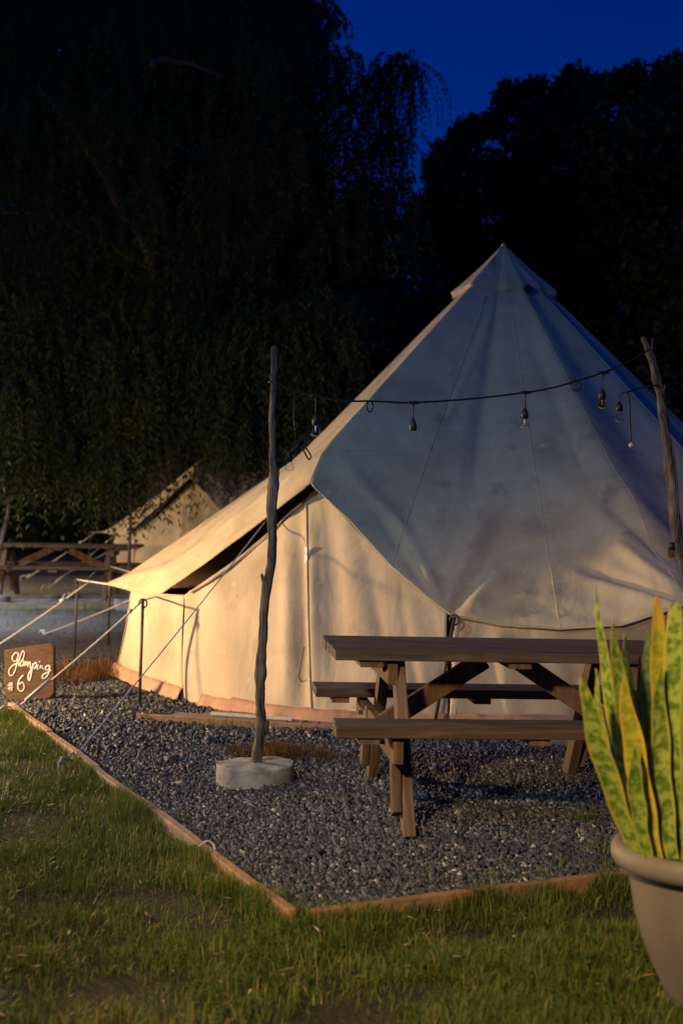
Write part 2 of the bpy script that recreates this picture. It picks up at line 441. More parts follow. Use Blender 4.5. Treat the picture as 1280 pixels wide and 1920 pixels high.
def gravel(name, n, u0, u1, v0, v1, size, seed, mat, label, zfun=None, org=K):
    g = np.random.default_rng(seed)
    Vs, Fs, Rs, off = [], [], [], 0
    u = g.uniform(u0, u1, n); v = g.uniform(v0, v1, n)
    P = np.array(org[:])[None] + u[:, None] * np.array(DR[:])[None] + v[:, None] * np.array(DL[:])[None]
    # keep what stands in the camera's wider neighbourhood
    keep = (np.abs(P[:, 0]) < .27 * P[:, 1] + .25)
    P = P[keep]; n = len(P)
    hump = .010 * np.sin(P[:, 0] * 3.1 + 1) * np.sin(P[:, 1] * 2.3) + .006 * np.sin(P[:, 0] * 9 + P[:, 1] * 7)
    P[:, 2] = .010 + hump + g.uniform(-.004, .010, n)
    if zfun is not None:
        P[:, 2] += zfun(P)
    kinds = g.integers(0, 14, n)
    for k in range(14):
        idx = np.where(kinds == k)[0]
        V0 = ICO_V * (1 + g.uniform(-.25, .25, (len(ICO_V), 1))) + g.uniform(-.38, .38, ICO_V.shape)
        s = size * np.exp(g.normal(0, .35, (len(idx), 1))) * g.uniform(.62, 1.15, (len(idx), 3))
        Vv, Ff = scatter(V0, ICO_F, P[idx], rand_rot(len(idx)), s)
        Vs.append(Vv); Fs.append(Ff + off); off += len(Vv)
        Rs.append(np.repeat(g.beta(1.25, 2.1, len(idx)) * (g.random(len(idx)) < .985) + 0.0, len(V0)))
        Rs[-1][:] = np.where(Rs[-1] == 0, 1.0, Rs[-1])
    o = np_mesh(name, np.concatenate(Vs), np.concatenate(Fs), mat, rnd=np.concatenate(Rs))
    return tag(o, label, 'gravel', kind='stuff')

gravel('gravel', 98000, .03, 3.6, .03, 3.3, .0092, 1, M['stone'], 'dark blue grey gravel round the picnic table and concrete base')
gravel('gravel', 60000, -.0 + .03, 4.4, 3.3, 8.0, .0115, 2, M['stone'], 'dark grey gravel in front of the nearer tent and beside the sign',
       zfun=lambda P: np.array([terrain(x, y) for x, y in P[:, :2]]))

# ---- grass blades
def blades(P, h, w, lean, seed):
    """one bent three-sided blade per row of P"""
    g = np.random.default_rng(seed)
    n = len(P)
    a = g.uniform(0, 2 * np.pi, n)
    s = np.stack([np.cos(a), np.sin(a), np.zeros(n)], 1)
    b = a + g.normal(1.57, .6, n)
    d = np.stack([np.cos(b), np.sin(b), np.zeros(n)], 1)
    up = np.array([0, 0, 1.0])[None]
    l = (lean * np.abs(g.normal(0, 1, n)))[:, None]
    H = h[:, None]; W = w[:, None]
    p0, p1 = P - s * W * .5, P + s * W * .5
    mid = P + up * H * .58 + d * l * H * .35
    p2, p3 = mid - s * W * .38, mid + s * W * .38
    tip = P + up * H * np.clip(1 - l * .35, .35, 1) + d * l * H
    V = np.stack([p0, p1, p3, p2, tip, tip + s * W * .06], 1).reshape(-1, 3)
    F = np.array([[0, 1, 2, 3], [3, 2, 5, 4]])
    F = (F[None] + (np.arange(n) * 6)[:, None, None]).reshape(-1, 4)
    return V, F

def patch_noise(P, f, seed):
    g = np.random.default_rng(seed)
    out = np.zeros(len(P))
    for k in range(7):
        a = g.uniform(0, 2 * np.pi); ff = f * g.uniform(.5, 2.2)
        out += np.sin((P[:, 0] * np.cos(a) + P[:, 1] * np.sin(a)) * ff + g.uniform(0, 6.28))
    return out / 7 ** .5

def lawn_grass(name, n, u0, u1, v0, v1, seed, label):
    g = np.random.default_rng(seed)
    u = g.uniform(u0, u1, n); v = g.uniform(v0, v1, n)
    P = np.array(K[:])[None] + u[:, None] * np.array(DR[:])[None] + v[:, None] * np.array(DL[:])[None]
    P[:, 2] = -.003
    near = (P[:, 1] > 3.25) & (np.abs(P[:, 0]) < .27 * P[:, 1] + .2)
    t = patch_noise(P, 9, seed)
    keep = near & (g.random(n) < np.clip(.72 + .42 * t, .06, 1))
    P = P[keep]; t = t[keep]; n = len(P)
    h = np.clip(.032 + .014 * t + .012 * patch_noise(P, 26, seed + 1) + g.exponential(.012, n), .008, .13)
    w = g.uniform(.0022, .0042, n)
    V, F = blades(P, h, w, .85, seed)
    r_ = np.clip(g.beta(2, 2.4, n) * .8 + (g.random(n) < .10) * .45, 0, 1)
    return tag(np_mesh(name, V, F, M['grass'], rnd=np.repeat(r_, 6)), label, 'grass', kind='stuff')

lawn_grass('grass', 120000, -2.3, -.035, -1.6, 5.2, 21, 'short lawn grass left of the timber edging')
lawn_grass('grass', 90000, -.035, 2.4, -1.7, -.035, 22, 'short lawn grass in front of the timber edging and round the plant pot')

def edge_grass(seed):
    g = np.random.default_rng(seed)
    n1, n2 = 15000, 6500
    s1 = g.uniform(-.05, 5.2, n1); o1 = g.exponential(.05, n1)
    s2 = g.uniform(-.05, 2.3, n2); o2 = g.exponential(.05, n2)
    k = np.array(K[:]); a = np.array(DL[:]); b = np.array(DR[:])
    P = np.concatenate([k + s1[:, None] * a - (o1 + .026)[:, None] * b, k + s2[:, None] * b - (o2 + .012)[:, None] * a])
    t = patch_noise(P, 14, seed)
    keep = (np.abs(P[:, 0]) < .27 * P[:, 1] + .2) & (g.random(len(P)) < np.clip(.6 + .5 * t, .08, 1))
    P = P[keep]; t = t[keep]; n = len(P)
    P[:, 2] = -.003
    h = np.clip(.058 + .022 * t + g.exponential(.012, n), .02, .13)
    V, F = blades(P, h, g.uniform(.0022, .004, n), .45, seed)
    return np_mesh('edge_grass', V, F, M['grass'], rnd=np.repeat(np.clip(g.beta(2, 2.4, n) * .85 + (g.random(n) < .1) * .4, 0, 1), 6))
tag(edge_grass(44), 'taller grass growing against the outside of the timber edging', 'grass', kind='stuff')

def tufts(name, spots, mat, label, seed, lean=.5):
    g = np.random.default_rng(seed)
    Ps, hs = [], []
    for (x, y, z, r_, n, h) in spots:
        a = g.uniform(0, 6.28, n); q = r_ * np.sqrt(g.random(n))
        Ps.append(np.stack([x + q * np.cos(a), y + q * np.sin(a), np.full(n, z)], 1))
        hs.append(h * g.uniform(.45, 1.15, n) * (1 - .5 * (q / max(r_, 1e-6)) ** 2))
    P = np.concatenate(Ps); h = np.concatenate(hs)
    V, F = blades(P, h, g.uniform(.0025, .005, len(P)), lean, seed)
    return np_mesh(name, V, F, mat, rnd=np.repeat(g.random(len(P)), 6))

spots = []
for px, py, r_, n, h in [(205, 1480, .07, 60, .09), (255, 1540, .05, 40, .10), (330, 1545, .05, 30, .08), (300, 1350, .14, 90, .07), (365, 1372, .12, 60, .06),
                          (420, 1368, .12, 70, .09), (455, 1652, .05, 30, .06), (520, 1700, .05, 60, .10), (556, 1735, .035, 60, .11), (600, 1712, .05, 30, .05), (690, 1365, .15, 90, .10),
                          (1100, 1545, .07, 50, .10), (1130, 1600, .07, 50, .09), (1060, 1640, .1, 60, .07), (940, 1655, .09, 40, .06), (1150, 1640, .08, 80, .09), (795, 1655, .06, 20, .05),
                          (620, 1530, .03, 14, .06), (700, 1540, .03, 16, .05), (120, 1420, .05, 50, .08), (160, 1445, .04, 40, .09), (235, 1340, .1, 40, .06), (410, 1620, .03, 25, .06)]:
    p = gd(px, py)
    spots.append((p.x, p.y, .01, r_, n, h))
tag(tufts('weeds', spots, M['weed'], '', 5), 'small green weeds sprouting through the gravel along the edging', 'weeds', kind='stuff')

p = gd(165, 1278)
spots = [(p.x + dx, p.y + dy, .01, .22, 420, .20) for dx, dy in ((-.12, -.1), (.1, .15), (.0, .35), (.15, .55), (-.25, .3))]
spots += [(p.x + .45, p.y + .9, .02, .3, 260, .15), (p.x + .75, p.y + 1.3, .02, .3, 200, .13)]
tag(tufts('dry_grass', spots, M['dry_grass'], '', 6, .8), 'rust brown dry grass behind the small wooden sign', 'dry grass', kind='stuff')
c = gd(505, 1428)
spots = [(c.x + dx, c.y + .05 + dy, .01, .15, 260, .11) for dx, dy in ((-.1, .06), (.08, .05), (.2, .0), (.0, .18))]
tag(tufts('dry_weeds', spots, M['dry_grass'], '', 8, 1.0), 'low brown dried weeds behind the concrete base', 'weeds', kind='stuff')

# fallen straw and leaf bits on the gravel and lawn
g = np.random.default_rng(31)
n = 520
u = g.uniform(-1.5, 3.2, n); v = g.uniform(-1.0, 5.0, n)
P = np.array(K[:])[None] + u[:, None] * np.array(DR[:])[None] + v[:, None] * np.array(DL[:])[None]
P[:, 2] = .026 + g.uniform(0, .008, n) + (u < 0) * .014 + (v < 0) * .014
V0 = np.array([[-1, -.5, 0], [0, -1, .25], [1, 0, 0], [0, 1, .25]]); F0 = np.array([[0, 1, 2, 3]])
S = np.stack([g.uniform(.006, .030, n), g.uniform(.0015, .006, n), g.uniform(.002, .01, n)], 1)
Vv, Ff = scatter(V0, F0, P, rand_rot(n, .15), S)
tag(np_mesh('leaf_litter', Vv, Ff, M['litter'], rnd=np.repeat(g.random(n), 4)), 'scattered straw and dry leaf bits on gravel and lawn', 'litter', kind='stuff')

# ---------------------------------------------------------------- timber edging of the gravel pad
def board_run(root, org, d, cuts, mat, top=.085, thick=.036, side=0.0, wob=.012, skirt=-.03):
    nrm = Vector((d.y, -d.x, 0))
    for i, (s0, s1) in enumerate(zip(cuts[:-1], cuts[1:])):
        o0, o1 = side + random.uniform(-wob, wob) * .6, side + random.uniform(-wob, wob) * .6
        dz = random.uniform(-.008, .006)
        k = 9
        rows = [[], [], [], []]
        for j in range(k):
            s = lerp(s0 + .003, s1 - .003, j / (k - 1))
            bow = .006 * math.sin(j / (k - 1) * math.pi) * (1 if i % 2 else -1)
            q = org + d * s + nrm * (lerp(o0, o1, j / (k - 1)) + bow)
            zt = top + dz + random.uniform(-.0015, .0015)
            for r_, (a, z) in zip(rows, ((.5, skirt), (.5, zt), (-.5, zt), (-.5, skirt))):
                pp = q + nrm * (a * thick); pp.z = z + terrain(pp.x, pp.y)
                r_.append(pp)
        m = MB(root.location)
        m.grid([rows[0], rows[1], rows[2], rows[3], rows[0]])
        n0 = len(m.v)
        m.f += [(0, k, 2 * k, 3 * k), (3 * k + k - 1, 2 * k + k - 1, k + k - 1, k - 1)]
        m.build('board', mat, root, bevel=.004)

e1 = tag(empty('timber_edging', K), 'weathered timber edging between the gravel and the left lawn', 'edging')
board_run(e1, K, DL, [0, .93, 1.95, 2.75, 3.9, 5.15], M['edging_wood'], side=-.0, top=.062)
e2 = tag(empty('timber_edging', K), 'low reddish timber edging along the front of the gravel', 'edging')
board_run(e2, K, DR, [.05, 1.42, 3.2, 5.2], M['edging_wood'], top=.060, side=.018)

# white cord looped round the left edging
lp = gd(383, 1622, .085); lp = K + DL * .93
lp.z = .045
m = MB(lp)
pts = [lp + DR * (.032 * math.cos(a)) + Vector((0, 0, .030 * math.sin(a) + .004)) + DL * (.008 * math.sin(2 * a)) for a in np.linspace(-.5, math.pi + .6, 16)]
m.tube(pts, .0045, 6)
ob = m.build('cord_loop', M['rope'], smooth=True)
ob.location = lp
tag(ob, 'white cord loop tied over the left timber edging', 'cord')

# ---------------------------------------------------------------- bell tent
C = Vector((1.25, 11.0, 0))
A_ = Vector((1.25, 11.0, 3.33))
R_ = at(604, 848, 9.25)
V_ = at(582, 906, 9.13)
def pol(deg, r_, z):
    return Vector((C.x + r_ * math.cos(R(deg)), C.y + r_ * math.sin(R(deg)), z))
Er = at(849, 1156, 8.62)
El = at(292, 1119, 10.3)
Ec = at(250, 1108, 10.72)
E2 = at(200, 1095, 11.36)
def straight(L, k=.55, inward=.04):
    m_ = lerp(A_, L, k)
    m_.z -= inward
    return [A_, m_, L]
def on_line(q, bulge):
    t = (A_.z - 1.75) / (A_.z - q.z)
    return lerp(A_, q, t) + Vector((-.3, -.6, .45)) * bulge
cols = []                                       # (polyline from apex to lower edge)
cols.append([A_, R_, V_])
q = at(655, 975, 9.02); cols.append([A_, on_line(q, .05), q])
q = at(735, 1062, 8.86); cols.append([A_, on_line(q, .035), q])
q = at(800, 1118, 8.72); cols.append([A_, on_line(q, .0), q])
cols.append([A_, lerp(A_, Er, .62) + Vector((0, .03, -.05)), Er])
q = at(940, 1172, 8.55); cols.append(straight(q, .6, .06))
q = at(1050, 1180, 8.47); cols.append(straight(q, .6, .07))
q = at(1165, 1172, 8.42); cols.append(straight(q, .6, .06))
cols.append(straight(at(1288, 1134, 8.40), .6, .03))
for a0 in (316, 346, 376, 406, 436, 466, 498):
    cols.append(straight(pol(a0 - 15, 2.56, .66), .6, .07))
    cols.append(straight(pol(a0, 2.68, .72), .6, .04))
cols.append([A_, Vector((-.30, 11.8, 1.66)), pol(517, 2.72, .68)])
cols.append([A_, lerp(A_, Vector((-.36, 11.1, 1.72)), 1.0), E2])
cols.append([A_, lerp(R_, Vector((-.36, 11.1, 1.72)), .35), lerp(E2, Ec, .55) + Vector((.04, 0, -.012))])
cols.append([A_, R_ + Vector((-.01, .02, .0)), Ec])
cols.append([A_, R_ + Vector((-.004, .006, .0)), El])
cols.append([A_, R_ + Vector((-.002, .003, .0)), lerp(El, V_, .33) + Vector((0, 0, -.02))])
cols.append([A_, R_ + Vector((-.001, .002, .0)), lerp(El, V_, .67) + Vector((0, 0, -.01))])
cols.append([A_, R_, V_])

NR, SUB = 90, 16
def sample(pl):
    """row samples: half above the knee, half below"""
    a, b_, c_ = pl
    k = NR // 2
    return [lerp(a, b_, i / k) for i in range(k)] + [lerp(b_, c_, i / (NR - k)) for i in range(NR - k + 1)]
keyg = np.array([[p[:] for p in sample(pl)] for pl in cols])          # (cols, rows, 3)
G = []
for i in range(len(cols) - 1):
    for s in range(SUB):
        G.append(lerp(keyg[i], keyg[i + 1], s / SUB))
G.append(keyg[-1])
G = np.array(G)
for it in range(26):                                                    # ease the knees, keep edges and ridge
    Gn = G.copy()
    Gn[1:-1, 1:-1] = .5 * G[1:-1, 1:-1] + .125 * (G[:-2, 1:-1] + G[2:, 1:-1] + G[1:-1, :-2] + G[1:-1, 2:])
    G = Gn
def to_px(P):
    return np.stack([640 + P[..., 0] / P[..., 1] * FPX, HORIZON + (EYE - P[..., 2]) / P[..., 1] * FPX], -1)
PX = to_px(G)
FOLDS = [((1015, 980), (866, 1152), 20, .020), ((985, 985), (850, 1140), 18, -.012), ((690, 925), (800, 1112), 12, -.010), ((720, 935), (825, 1120), 14, .012), ((1060, 1050), (1278, 1130), 9, -.022),
         ((1090, 1088), (1278, 1138), 10, .020), ((1150, 1020), (1280, 1112), 10, .020), ((1110, 910), (1250, 1050), 15, -.026), ((1150, 900), (1282, 1040), 16, .020), ((900, 1130), (1200, 1165), 9, -.010),
         ((870, 1150), (1000, 1110), 9, .012), ((612, 852), (840, 842), 6, -.010), ((640, 870), (760, 1000), 14, .014), ((940, 560), (830, 800), 10, .006), ((980, 600), (1100, 900), 12, -.007),
         ((600, 880), (420, 1010), 8, -.008), ((330, 1060), (215, 1092), 8, .012), ((420, 985), (260, 1075), 9, -.010)]
nrmG = np.zeros_like(G)
du = np.gradient(G, axis=0); dv = np.gradient(G, axis=1)
nrmG = np.cross(du, dv); nrmG /= (np.linalg.norm(nrmG, axis=2, keepdims=True) + 1e-9)
out = G - np.array(C[:])[None, None]; out[..., 2] = 1.2
sgn = np.sign((nrmG * out).sum(-1, keepdims=True)); nrmG *= sgn
front = (G[..., 1] < 11.6)
disp = np.zeros(G.shape[:2])
for (a, b_, w, amp) in FOLDS:
    a = np.array(a, float); b_ = np.array(b_, float)
    t = np.clip(((PX - a) @ (b_ - a)) / ((b_ - a) @ (b_ - a)), 0, 1)
    dd = np.linalg.norm(PX - (a + t[..., None] * (b_ - a)), axis=-1)
    ww = w * (.5 + .9 * (1 - t))
    disp += front * amp * 1.5 * np.exp(-(dd / ww) ** 2) * np.clip(np.minimum(t * 4 + .15, (1 - t) * 5 + .35), 0, 1)
ci = np.arange(G.shape[0])[:, None]; ri = np.arange(NR + 1)[None, :] / NR
cu = ci / SUB
disp += .0045 * np.sin(cu * 3.7 + 2 * np.sin(ri * 5)) * ri + .002 * np.sin(cu * 11 + 4 * np.sin(ri * 7)) * ri ** 2
disp[:, -1] *= .4
disp[:4] *= np.linspace(0, 1, 4)[:, None]; disp[-4:] *= np.linspace(1, 0, 4)[:, None]
G = G + nrmG * disp[..., None]
GR = [[Vector(G[i, j]) for i in range(G.shape[0])] for j in range(NR + 1)]    # rows from apex down

tent = tag(empty('bell_tent', C), 'large cream canvas bell tent with lit doorway behind the picnic table', 'tent')
m = MB(C); m.grid(GR[1:])
m.build('roof', M['canvas'], tent, smooth=True, thick=.006)
edge = [GR[-1][i] for i in range(len(GR[-1]))]
nE = 4 * SUB
m = MB(C); m.tube(edge[1:nE], .006, 6); m.build('edge_binding', M['canvas'], tent, smooth=True)
m = MB(C); m.tube(edge[nE:-3 * SUB], .006, 6); m.build('edge_binding', M['canvas'], tent, smooth=True)
m = MB(C); m.tube(edge[-3 * SUB:-1], .007, 6); m.build('edge_binding', M['canvas'], tent, smooth=True)

for ck in (2, 6, 8, 10, 12, 14, 16, 18, 20, 22, 24):
    m = MB(C); m.tube([Vector(G[min(ck * SUB, G.shape[0] - 1), j]) + Vector(nrmG[min(ck * SUB, G.shape[0] - 1), j]) * .003 for j in range(12, NR + 1, 3)], .0045, 5); m.build('seam', M['canvas'], tent, smooth=True)
jz = [min(range(NR + 1), key=lambda j: abs(G[i, j, 2] - 1.72)) for i in range(0, 9 * SUB)]
m = MB(C); m.tube([Vector(G[i, jz[i]]) + Vector(nrmG[i, jz[i]]) * .003 for i in range(2, 9 * SUB, 3)], .004, 5); m.build('seam', M['canvas'], tent, smooth=True)
# vent cap over the apex
m = MB(C)
top = A_ + Vector((0, 0, .045))
rim = []
for i in range(0, G.shape[0], 4):
    zz = A_.z - .325
    j = next(j for j in range(NR) if G[i, j, 2] < zz)
    t = (G[i, j - 1, 2] - zz) / (G[i, j - 1, 2] - G[i, j, 2])
    p = lerp(Vector(G[i, j - 1]), Vector(G[i, j]), t)
    d = p - A_; d.z = 0
    az = math.degrees(math.atan2(d.y, d.x)) % 360
    ext = .028 + .065 * max(math.exp(-((az - 186) / 16) ** 2), math.exp(-((az - 350) / 16) ** 2), .5 * math.exp(-((az - 268) / 14) ** 2))
    rim.append(p + d.normalized() * ext + Vector((0, 0, -.012 * math.cos(math.radians(4 * az)))))
rows = []
for t in np.linspace(0.02, 1, 9):
    row = []
    for e in rim:
        p = lerp(top, e, t); p.z -= .012 * math.sin(t * math.pi)
        row.append(p)
    rows.append(row)
rows.append([p + Vector((-(p.x - A_.x) * .04, -(p.y - A_.y) * .04, -.045)) for p in rows[-1]])
m.grid(rows)
cap = m.build('vent_cap', M['canvas'], tent, smooth=True, thick=.005)
m = MB(C); hp = at(990, 541, 10.62); m.lathe([(.0, .008), (.034, .008), (.034, -.02), (0, -.02)], 16)
vh = m.build('vent_hole', M['black_rubber'], cap)
vh.data.transform(Matrix.Translation(C)); 
vh.data.transform(Matrix.Translation(hp - C) @ Vector((.35, -.72, .62)).to_track_quat('Z', 'Y').to_matrix().to_4x4())
m = MB(C); m.tube([A_ + Vector((0, 0, .02)), A_ + Vector((0, 0, .05))], [.024, .014], 10); m.build('finial', M['canvas'], tent, smooth=True)
m = MB(C); m.tube([Vector((C.x, C.y, 0)), A_], .022, 10); m.build('centre_pole', M['steel_dark'], tent, smooth=True)

# door: two panels meeting at the zip
dl0, dr0 = gd(347, 1316, .02), gd(838, 1364, .02)
dbot = [dl0, gd(430, 1333, .02), gd(520, 1347, .02), gd(612, 1356, .02), gd(730, 1362, .02), dr0]
dtop = [at(346, 1116, 9.92), at(430, 1058, 9.74), at(520, 990, 9.52), at(596, 912, 9.30), at(715, 1040, 8.98), at(838, 1150, 8.70)]
def poly_at(pl, t):
    x = t * (len(pl) - 1); i = min(int(x), len(pl) - 2)
    return lerp(pl[i], pl[i + 1], x - i)
def door_pt(u, v):
    b_, t_ = poly_at(dbot, u), poly_at(dtop, u)
    p = lerp(b_, t_, v)
    env = math.sin(math.pi * min(max(v, 0), 1)) ** .7
    px = 347 + u * 491
    f = .020 * math.exp(-((u - .44) / .035) ** 2) - .030 * math.exp(-((u - .50) / .03) ** 2) + .022 * math.exp(-((u - .555) / .03) ** 2) - .016 * math.exp(-((u - .63) / .05) ** 2)
    f *= 1.7
    f += .016 * math.sin(u * 34 + v * 3.5) * (.2 + .8 * v) * .7 + .03 * math.sin(u * 9 + 1.2 - v * 1.7)
    f += -.012 * math.exp(-((u - .74 - .10 * (1 - v)) / .03) ** 2) - .012 * math.exp(-((u - .86 - .06 * (1 - v)) / .02) ** 2)
    return p + Vector((-.62, -.78, 0)) * (f * env)
for nm, u0, u1 in (('door_panel', 0, .5445), ('door_panel', .5455, 1)):
    m = MB(C)
    m.grid([[door_pt(lerp(u0, u1, i / 60), j / 40) for i in range(61)] for j in range(41)])
    m.build(nm, M['canvas_wall'], tent, smooth=True, thick=.004)
m = MB(C)
zp = [door_pt(.545, t) + Vector((-.004, -.005, 0)) for t in np.linspace(.0, .97, 26)]
m.tube(zp, .009, 6)
zip_o = m.build('zip', M['canvas'], tent, smooth=True)
m = MB(C); zt = door_pt(.545, .735) + Vector((-.012, -.02, 0)); m.box(zt, (.022, .004, .105), Matrix.Rotation(R(-38), 3, 'Z')); m.build('zip_tag', M['tag_white'], tent)
# inner flap rolled along the left door edge, under the roof overhang
m = MB(C)
m.tube([door_pt(.03 + .5 * t, .985 - .02 * math.sin(t * 6)) + Vector((-.012, -.018, -.0)) for t in np.linspace(0, 1, 22)], [.008 + .003 * math.sin(i * .3) for i in range(22)], 8, lump=.15)
m.build('flap_roll', M['canvas_wall'], tent, smooth=True)

# walls round the rest
def wall(bots, tops, name, flare=.0, n=14, seed=0):
    rows = []
    rnd_ = random.Random(seed)
    ph = rnd_.uniform(0, 6)
    for j in range(17):
        v = j / 16
        row = []
        for i in range(n * (len(bots) - 1) + 1):
            u = i / (n * (len(bots) - 1))
            b_, t_ = poly_at(bots, u), poly_at(tops, u)
            w_ = v ** .75 if flare else v
            p = lerp(b_, t_, v)
            if flare:
                q_ = lerp(b_, t_, w_); p = Vector((q_.x, q_.y, p.z))
            o_ = (p - C); o_.z = 0; o_.normalize()
            p += o_ * (.014 * math.sin(u * 23 * (len(bots) - 1) / 3 + ph + v) * math.sin(math.pi * v) + .008 * math.sin(u * 51 + 2 * v) * (1 - v))
            row.append(p)
        rows.append(row)
    m = MB(C); m.grid(rows)
    return m.build(name, M['canvas_wall'], tent, smooth=True, thick=.004)
def inset(p, f=.97, dz=.0):
    return Vector((C.x + (p.x - C.x) * f, C.y + (p.y - C.y) * f, p.z + dz))
lb = [gd(345, 1313, .02), gd(285, 1292, .02), gd(217, 1263, .03)]
lt = [at(346, 1116, 9.93), at(287, 1112, 10.35), at(246, 1106, 10.95)]
wall(lb, lt, 'wall', flare=1, seed=1)
rb = [gd(842, 1364, .02), gd(950, 1366, .02), gd(1060, 1366, .02), gd(1170, 1362, .02), gd(1290, 1352, .02)]
rt = [inset(Er, .985, .0), inset(at(940, 1172, 8.55), .985), inset(at(1050, 1180, 8.47), .985), inset(at(1165, 1172, 8.42), .985), inset(at(1288, 1134, 8.4), .985)]
wall(rb, rt, 'wall', seed=2)
back_a = [286 + 15 * i for i in range(16)] + [531]
bt = [inset(at(1288, 1134, 8.4), .985)] + [pol(a, 2.58, .66) for a in back_a[1:-1]] + [lt[-1]]
bb = [rb[-1]] + [pol(a, 2.62, .02) for a in back_a[1:-1]] + [lb[-1]]
wall(bb, bt, 'wall', seed=3)

# pink ground flap along the foot of the walls
def hem(pts, name, seed, w=.10, h=.085):
    rnd_ = random.Random(seed)
    rows = [[], [], [], []]
    N_ = 14 * (len(pts) - 1)
    for i in range(N_ + 1):
        p = poly_at(pts, i / N_)
        o_ = (p - C); o_.z = 0; o_.normalize()
        a = rnd_.uniform(-.004, .004)
        s = math.sin(i * .8 + seed)
        rows[0].append(p + o_ * (.014) + Vector((0, 0, h + .003 * s)))
        rows[1].append(p + o_ * (.034 + a) + Vector((0, 0, h * .62)))
        rows[2].append(p + o_ * (.050 + a * 1.5) + Vector((0, 0, h * .25 + .004 * s)))
        rows[3].append(p + o_ * (w * .75 + a * 2 + .007 * s) + Vector((0, 0, .0 + .006 * max(0, s))))
    m = MB(C); m.grid(rows)
    return m.build(name, M['canvas_hem'], tent, smooth=True, thick=.003)
hem(lb[::-1], 'ground_flap', 1)
hem([gd(385, 1322, .02)] + dbot[2:], 'ground_flap', 2)
hem(rb, 'ground_flap', 3)
# knot of cord at the foot of the zip
kp = gd(588, 1330, .06)
m = MB(C)
for k in range(5):
    a0 = random.uniform(0, 6)
    m.tube([kp + Vector((.035 * math.cos(a0 + t) * (1 + .3 * math.sin(3 * t)), -.03 - .012 * k % .02, .028 * math.sin(a0 + t * 1.3))) for t in np.linspace(0, 5, 14)], .0045, 5)
m.build('tie_cord', M['rope'], tent, smooth=True)
m = MB(C); m.tube([door_pt(.50, .33) + Vector((-.02, -.03, 0)), door_pt(.485, .2) + Vector((-.02, -.03, 0)), kp + Vector((0, -.03, .02))], .004, 5); m.build('tie_cord', M['steel_dark'], tent, smooth=True)

# eave poles
def eave_pole(top, foot, r_=.011, hook=True):
    m = MB(C)
    m.tube([foot, lerp(foot, top, .5), top], r_, 8)
    po = m.build('eave_pole', M['steel_dark'], tent, smooth=True)
    if hook:
        m = MB(C)
        m.tube([top + Vector((.028 * math.cos(a) - .0, 0, .03 * math.sin(a) - .02)) for a in np.linspace(-1.9, 3.6, 16)], .006, 6)
        m.build('hook', M['steel_dark'], po, smooth=True)
    return po
P3t, P3f = at(268, 1126, 9.74), gd(261, 1325)
P1t, P1f = at(145, 1087, 12.5), gd(139, 1236)
P2t, P2f = at(207, 1062, 13.4), gd(203, 1212)
P4t, P4f = at(852, 1156, 8.50), at(811, 1376, 8.50); P4f.z = 0
for a, b_ in ((P3t, P3f), (P1t, P1f), (P2t, P2f), (P4t, P4f)):
    eave_pole(a, b_)
def strap(a, b_, r_=.007, name='tie_strap', sag=.0):
    m = MB(C)
    m.tube([lerp(a, b_, t) + Vector((0, 0, -sag * math.sin(math.pi * t))) for t in np.linspace(0, 1, 8)], r_, 6)
    return m.build(name, M['rope'], tent, smooth=True)
strap(P3t, El); strap(El, lt[0], .005)
strap(P1t, E2, .008); strap(P2t, pol(160, 2.95, .72), .007); strap(P4t, Er, .008)
strap(Er + Vector((0, -.03, -.02)), Er + Vector((.02, -.04, -.24)), .003)
strap(at(848, 1320, 8.5), at(846, 1392, 8.45), .004)
def guy(a, b_, r_=.0055, runner=None):
    m = MB(C)
    m.tube([lerp(a, b_, t) + Vector((0, 0, -.015 * math.sin(math.pi * t))) for t in np.linspace(0, 1, 14)], r_, 6)
    go = m.build('guy_rope', M['rope'], tent, smooth=True)
    if runner:
        for t0, t1 in runner:
            m = MB(C); m.tube([lerp(a, b_, t0), lerp(a, b_, t1)], r_ * 2.0, 7); m.build('runner', M['rope'], go, smooth=True)
    m = MB(C)                                     # bent peg
    d = (b_ - a); d.z = 0; d.normalize()
    m.tube([b_ + d * x + Vector((0, 0, z)) for x, z in ((-.01, .045), (-.045, .055), (-.055, .03), (-.03, .015), (.01, .035), (.055, .045), (.085, .02), (.09, -.05))], .0075, 6)
    m.build('peg', M['rope'], go, smooth=True)
g3 = gd(22, 1336, .02)
guy(P3t, g3, .0065, [(.09, .115), (.72, .90)])
guy(at(505, 968, 9.55), gd(128, 1434, .02), .0045)
guy(lerp(P1t, E2, .45), gd(-70, 1252, .02), .0085, [(.2, .24)])
guy(Vector((-1.55, 12.35, .66)), gd(80, 1196, .0) + Vector((0, 0, .03)), .0085)

# wooden deck under the tent
deck = tag(empty('tent_deck', C), 'low grey plank deck under the cream bell tent', 'deck')
f0, f1 = gd(252, 1352), gd(660, 1378)
dd = (f1 - f0); dd.z = 0; dl_ = dd.length; dd.normalize(); dn = Vector((-dd.y, dd.x, 0))
for k in range(3):
    m = MB(C)
    c0 = f0 + dd * 2.3 + dn * (.14 + .17 * k)
    m.beam(c0 - dd * (2.1 - .18 * k), c0 + dd * 1.5, .15, .028, (0, 0, 1))
    for v_ in m.v: v_.z += .022
    m.build('plank', M['grey_plank'], deck, bevel=.003)
ed = tag(empty('deck_edging', C), 'thin orange timber strip lying in front of the tent door', 'edging')
m = MB(C); m.beam(f0 + dd * .02, f0 + dd * 1.45, .034, .07, (0, 0, 1)); [setattr(v_, 'z', v_.z + .012) for v_ in m.v]; m.build('board', M['edging_wood'], ed, bevel=.003)
